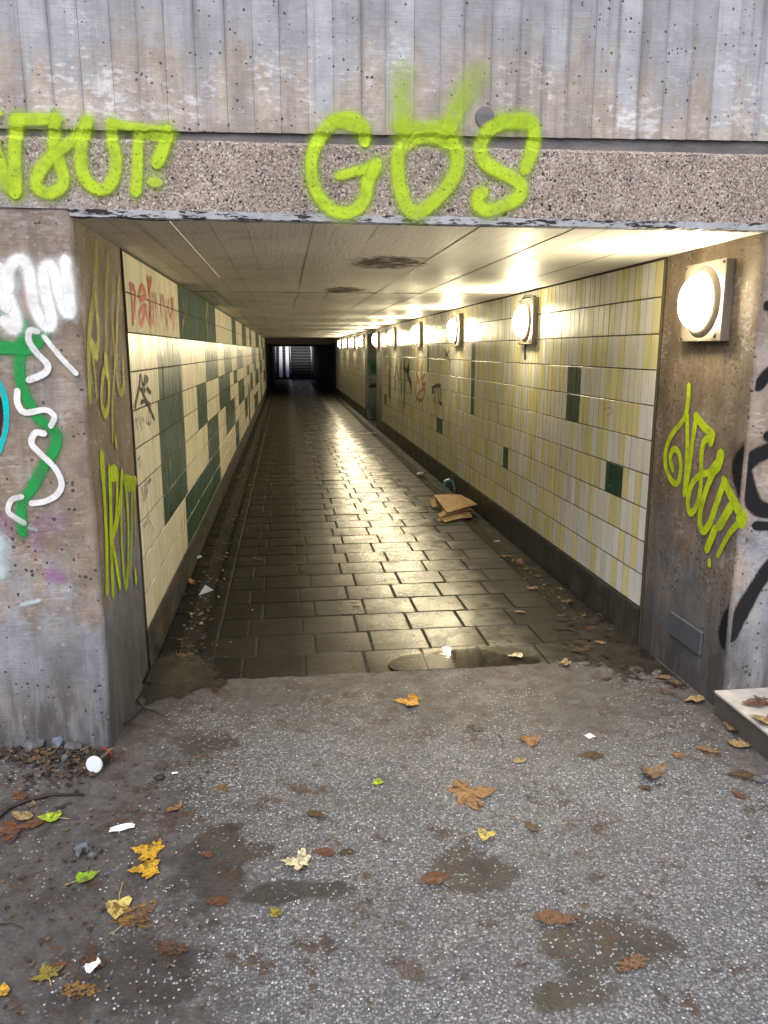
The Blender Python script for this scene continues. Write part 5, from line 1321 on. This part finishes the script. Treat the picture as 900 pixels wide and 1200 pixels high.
# stones in the rubble at the left pier foot
def stone(u, v, s, label, mat, seed, group=None, flat=.6):
    bm = bmesh.new(); bmesh.ops.create_icosphere(bm, subdivisions=2, radius=1)
    rr = random.Random(seed); sc = Vector((s * rr.uniform(.8, 1.25), s * rr.uniform(.7, 1.0), s * flat))
    for v_ in bm.verts:
        k = 1 + .35 * mnoise.noise(v_.co * 1.3 + Vector((seed, 0, 0))); v_.co = Vector((v_.co.x * sc.x * k, v_.co.y * sc.y * k, v_.co.z * sc.z * k))
    p_ = on_ground(u, v, 0.0); o = obj('stone', bm, mat); o.location = (p_.x, p_.y, gz(p_.x, p_.y) + s * flat * .6); o.rotation_euler = (rr.uniform(-.3, .3), rr.uniform(-.3, .3), rr.uniform(0, 6))
    return tag(o, label, 'stone', group)
SG = 'stones at the foot of the left pier'
stone(70, 882, .032, 'upright blue grey stone in the rubble at the foot of the left pier', M['bluestone'], 1, SG, .95)
stone(86, 886, .038, 'smooth grey stone touching the upright blue grey one', M['stone'], 2, SG, .6)
stone(40, 886, .05, 'broad dark stone in the rubble, left of the upright blue grey one', M['stone'], 3, SG, .5)
stone(14, 880, .045, 'dark lump of rubble near the left edge', M['stone'], 4, SG, .6)
stone(77, 900, .018, 'small grey pebble in front of the smooth grey stone', M['stone'], 5, SG, .8)
stone(0, 872, .05, 'pale blue stone cut by the left edge', M['bluestone'], 6, SG, .7)
stone(108, 1004, .018, 'black pebble beside the dark blue wrapper', M['stone'], 7, SG, .6)
stone(187, 912, .022, 'dark clod right of the lying cup', M['twig'], 8, SG, .5)
stone(890, 916, .030, 'dark stone at the right edge beside a brown leaf', M['stone'], 9, None, .4)
leaf(6, 858, 26, 'oval', 'oran', 70, 'orange brown leaf on the rubble at the left edge', 0.8)
leaf(22, 870, 34, 'oval', 'tan', 95, 'long tan leaf lying on the rubble', 0.6)
leaf(40, 868, 26, 'oak', 'rust', 70, 'rusty leaf on the rubble against the left pier', 0.5)
# crumbs and fragments nobody could count
def crumbs(name, label, n_, fn, mat, smin, smax, seed, pale=False):
    bm = bmesh.new(); rr = random.Random(seed)
    for _ in range(n_):
        x, y, z = fn(rr); s = rr.uniform(smin, smax)
        a_ = rr.uniform(0, 6.28); ca_, sa_ = math.cos(a_), math.sin(a_)
        q_ = []
        for k in range(5):
            t = 6.28 * k / 5; r_ = s * rr.uniform(.5, 1.1); lx, ly = r_ * math.cos(t), r_ * .6 * math.sin(t)
            q_.append(bm.verts.new((x + lx * ca_ - ly * sa_, y + lx * sa_ + ly * ca_, z + 0.003 + abs(rr.gauss(0, s * .35)))))
        bm.faces.new(q_)
    o = obj(name, bm, mat)
    if mat is M['dirt']:
        pal = ((.03, .018, .012), (.05, .03, .018), (.085, .045, .02), (.13, .08, .04), (.20, .14, .07), (.02, .014, .01), (.06, .055, .03))
        if pale: pal = pal + ((.34, .25, .14), (.45, .38, .27), (.26, .13, .05), (.16, .17, .06), (.30, .20, .09))
        set_attr(o, 'tile_col', [(*rr.choice(pal), 1) for _ in o.data.polygons], 'FACE', 'FLOAT_COLOR')
    return tag(o, label, 'debris', None, 'stuff')
def in_left(r_):
    y = 4.25 + 17 * r_.random() ** 1.6
    return (min(-0.44, max(-.77, r_.gauss(-.60, .055))), y, -.012)
def in_right(r_):
    y = 4.2 + 14 * r_.random() ** 1.7
    return (min(2.02, max(1.62, r_.gauss(1.84, .06))), y, -.010)
def on_mud(r_):
    x = -0.75 - abs(r_.gauss(0, .35)) + .55 * r_.random(); y = 1.6 + 1.5 * r_.random()
    return (x, y, gz(x, y))
def by_pier(r_):
    x = -0.80 - abs(r_.gauss(0, .30)); y = 3.18 - abs(r_.gauss(0, .14)); return (x, y, gz(x, y))
crumbs('gutter_debris', 'crumbled dead leaves filling the left gutter', 760, in_left, M['dirt'], .006, .026, 1, True)
crumbs('gutter_debris', 'crumbled dead leaves along the right gutter', 460, in_right, M['dirt'], .006, .024, 2, True)
crumbs('ground_debris', 'small brown leaf bits strewn over the mud at left', 420, on_mud, M['dirt'], .003, .014, 3)
crumbs('ground_debris', 'leaf bits heaped against the left pier', 420, by_pier, M['dirt'], .008, .022, 4)
crumbs('gutter_litter', 'tiny pale paper flecks in and beside the left gutter', 46, lambda r_: (r_.gauss(-.52, .10), 4.3 + 9 * r_.random() ** 1.5, .002), M['paper'], .004, .012, 5)
crumbs('ground_litter', 'white specks scattered over the asphalt and mud', 120, lambda r_: (lambda x, y: (x, y, gz(x, y)))(r_.uniform(-1.3, 1.6), r_.uniform(1.5, 3.5)), M['paper'], .002, .0055, 6)

# ================================================================== LIGHT, SKY, CAMERA
wd = bpy.data.worlds.new('World'); SC.world = wd; wd.use_nodes = True
nt = wd.node_tree; nt.nodes.clear()
sky = nt.nodes.new('ShaderNodeTexSky'); sky.sky_type = 'NISHITA'; sky.sun_disc = False
SUN_EL, SUN_AZ = R(52), R(200)
sky.sun_elevation = SUN_EL; sky.sun_rotation = SUN_AZ; sky.air_density = 1.0; sky.dust_density = 4.0; sky.ozone_density = 1.0
bg = nt.nodes.new('ShaderNodeBackground'); bg.inputs['Strength'].default_value = 0.13
wo = nt.nodes.new('ShaderNodeOutputWorld')
nt.links.new(sky.outputs[0], bg.inputs[0]); nt.links.new(bg.outputs[0], wo.inputs[0])
sd = bpy.data.lights.new('sun', 'SUN'); sd.energy = 0.9; sd.angle = R(60); sd.color = (1.0, 0.985, 0.96)
so = bpy.data.objects.new('sun', sd); COL.objects.link(so)
# direction towards the sun: rotation measured clockwise from +Y
dv = Vector((math.sin(SUN_AZ) * math.cos(SUN_EL), math.cos(SUN_AZ) * math.cos(SUN_EL), math.sin(SUN_EL)))
so.rotation_euler = dv.to_track_quat('Z', 'Y').to_euler(); so.location = (0, -5, 8)

cd_ = bpy.data.cameras.new('camera'); cam = bpy.data.objects.new('camera', cd_); COL.objects.link(cam)
cd_.sensor_fit = 'HORIZONTAL'; cd_.sensor_width = 36; cd_.lens = 36 * FPX / 900
cd_.clip_start = 0.05; cd_.clip_end = 1500
cam.location = EYE; cam.rotation_euler = (R(90) - PITCH, 0, -YAW)
SC.camera = cam

SC.view_settings.view_transform = 'Standard'; SC.view_settings.look = 'None'; SC.view_settings.exposure = 0.85; SC.view_settings.gamma = 1.0
SC.view_settings.use_curve_mapping = False
SC.cycles.use_denoising = True
SC.cycles.max_bounces = 8; SC.cycles.diffuse_bounces = 5; SC.cycles.glossy_bounces = 4; SC.cycles.transparent_max_bounces = 24
SC.cycles.sample_clamp_indirect = 8.0; SC.cycles.caustics_reflective = False
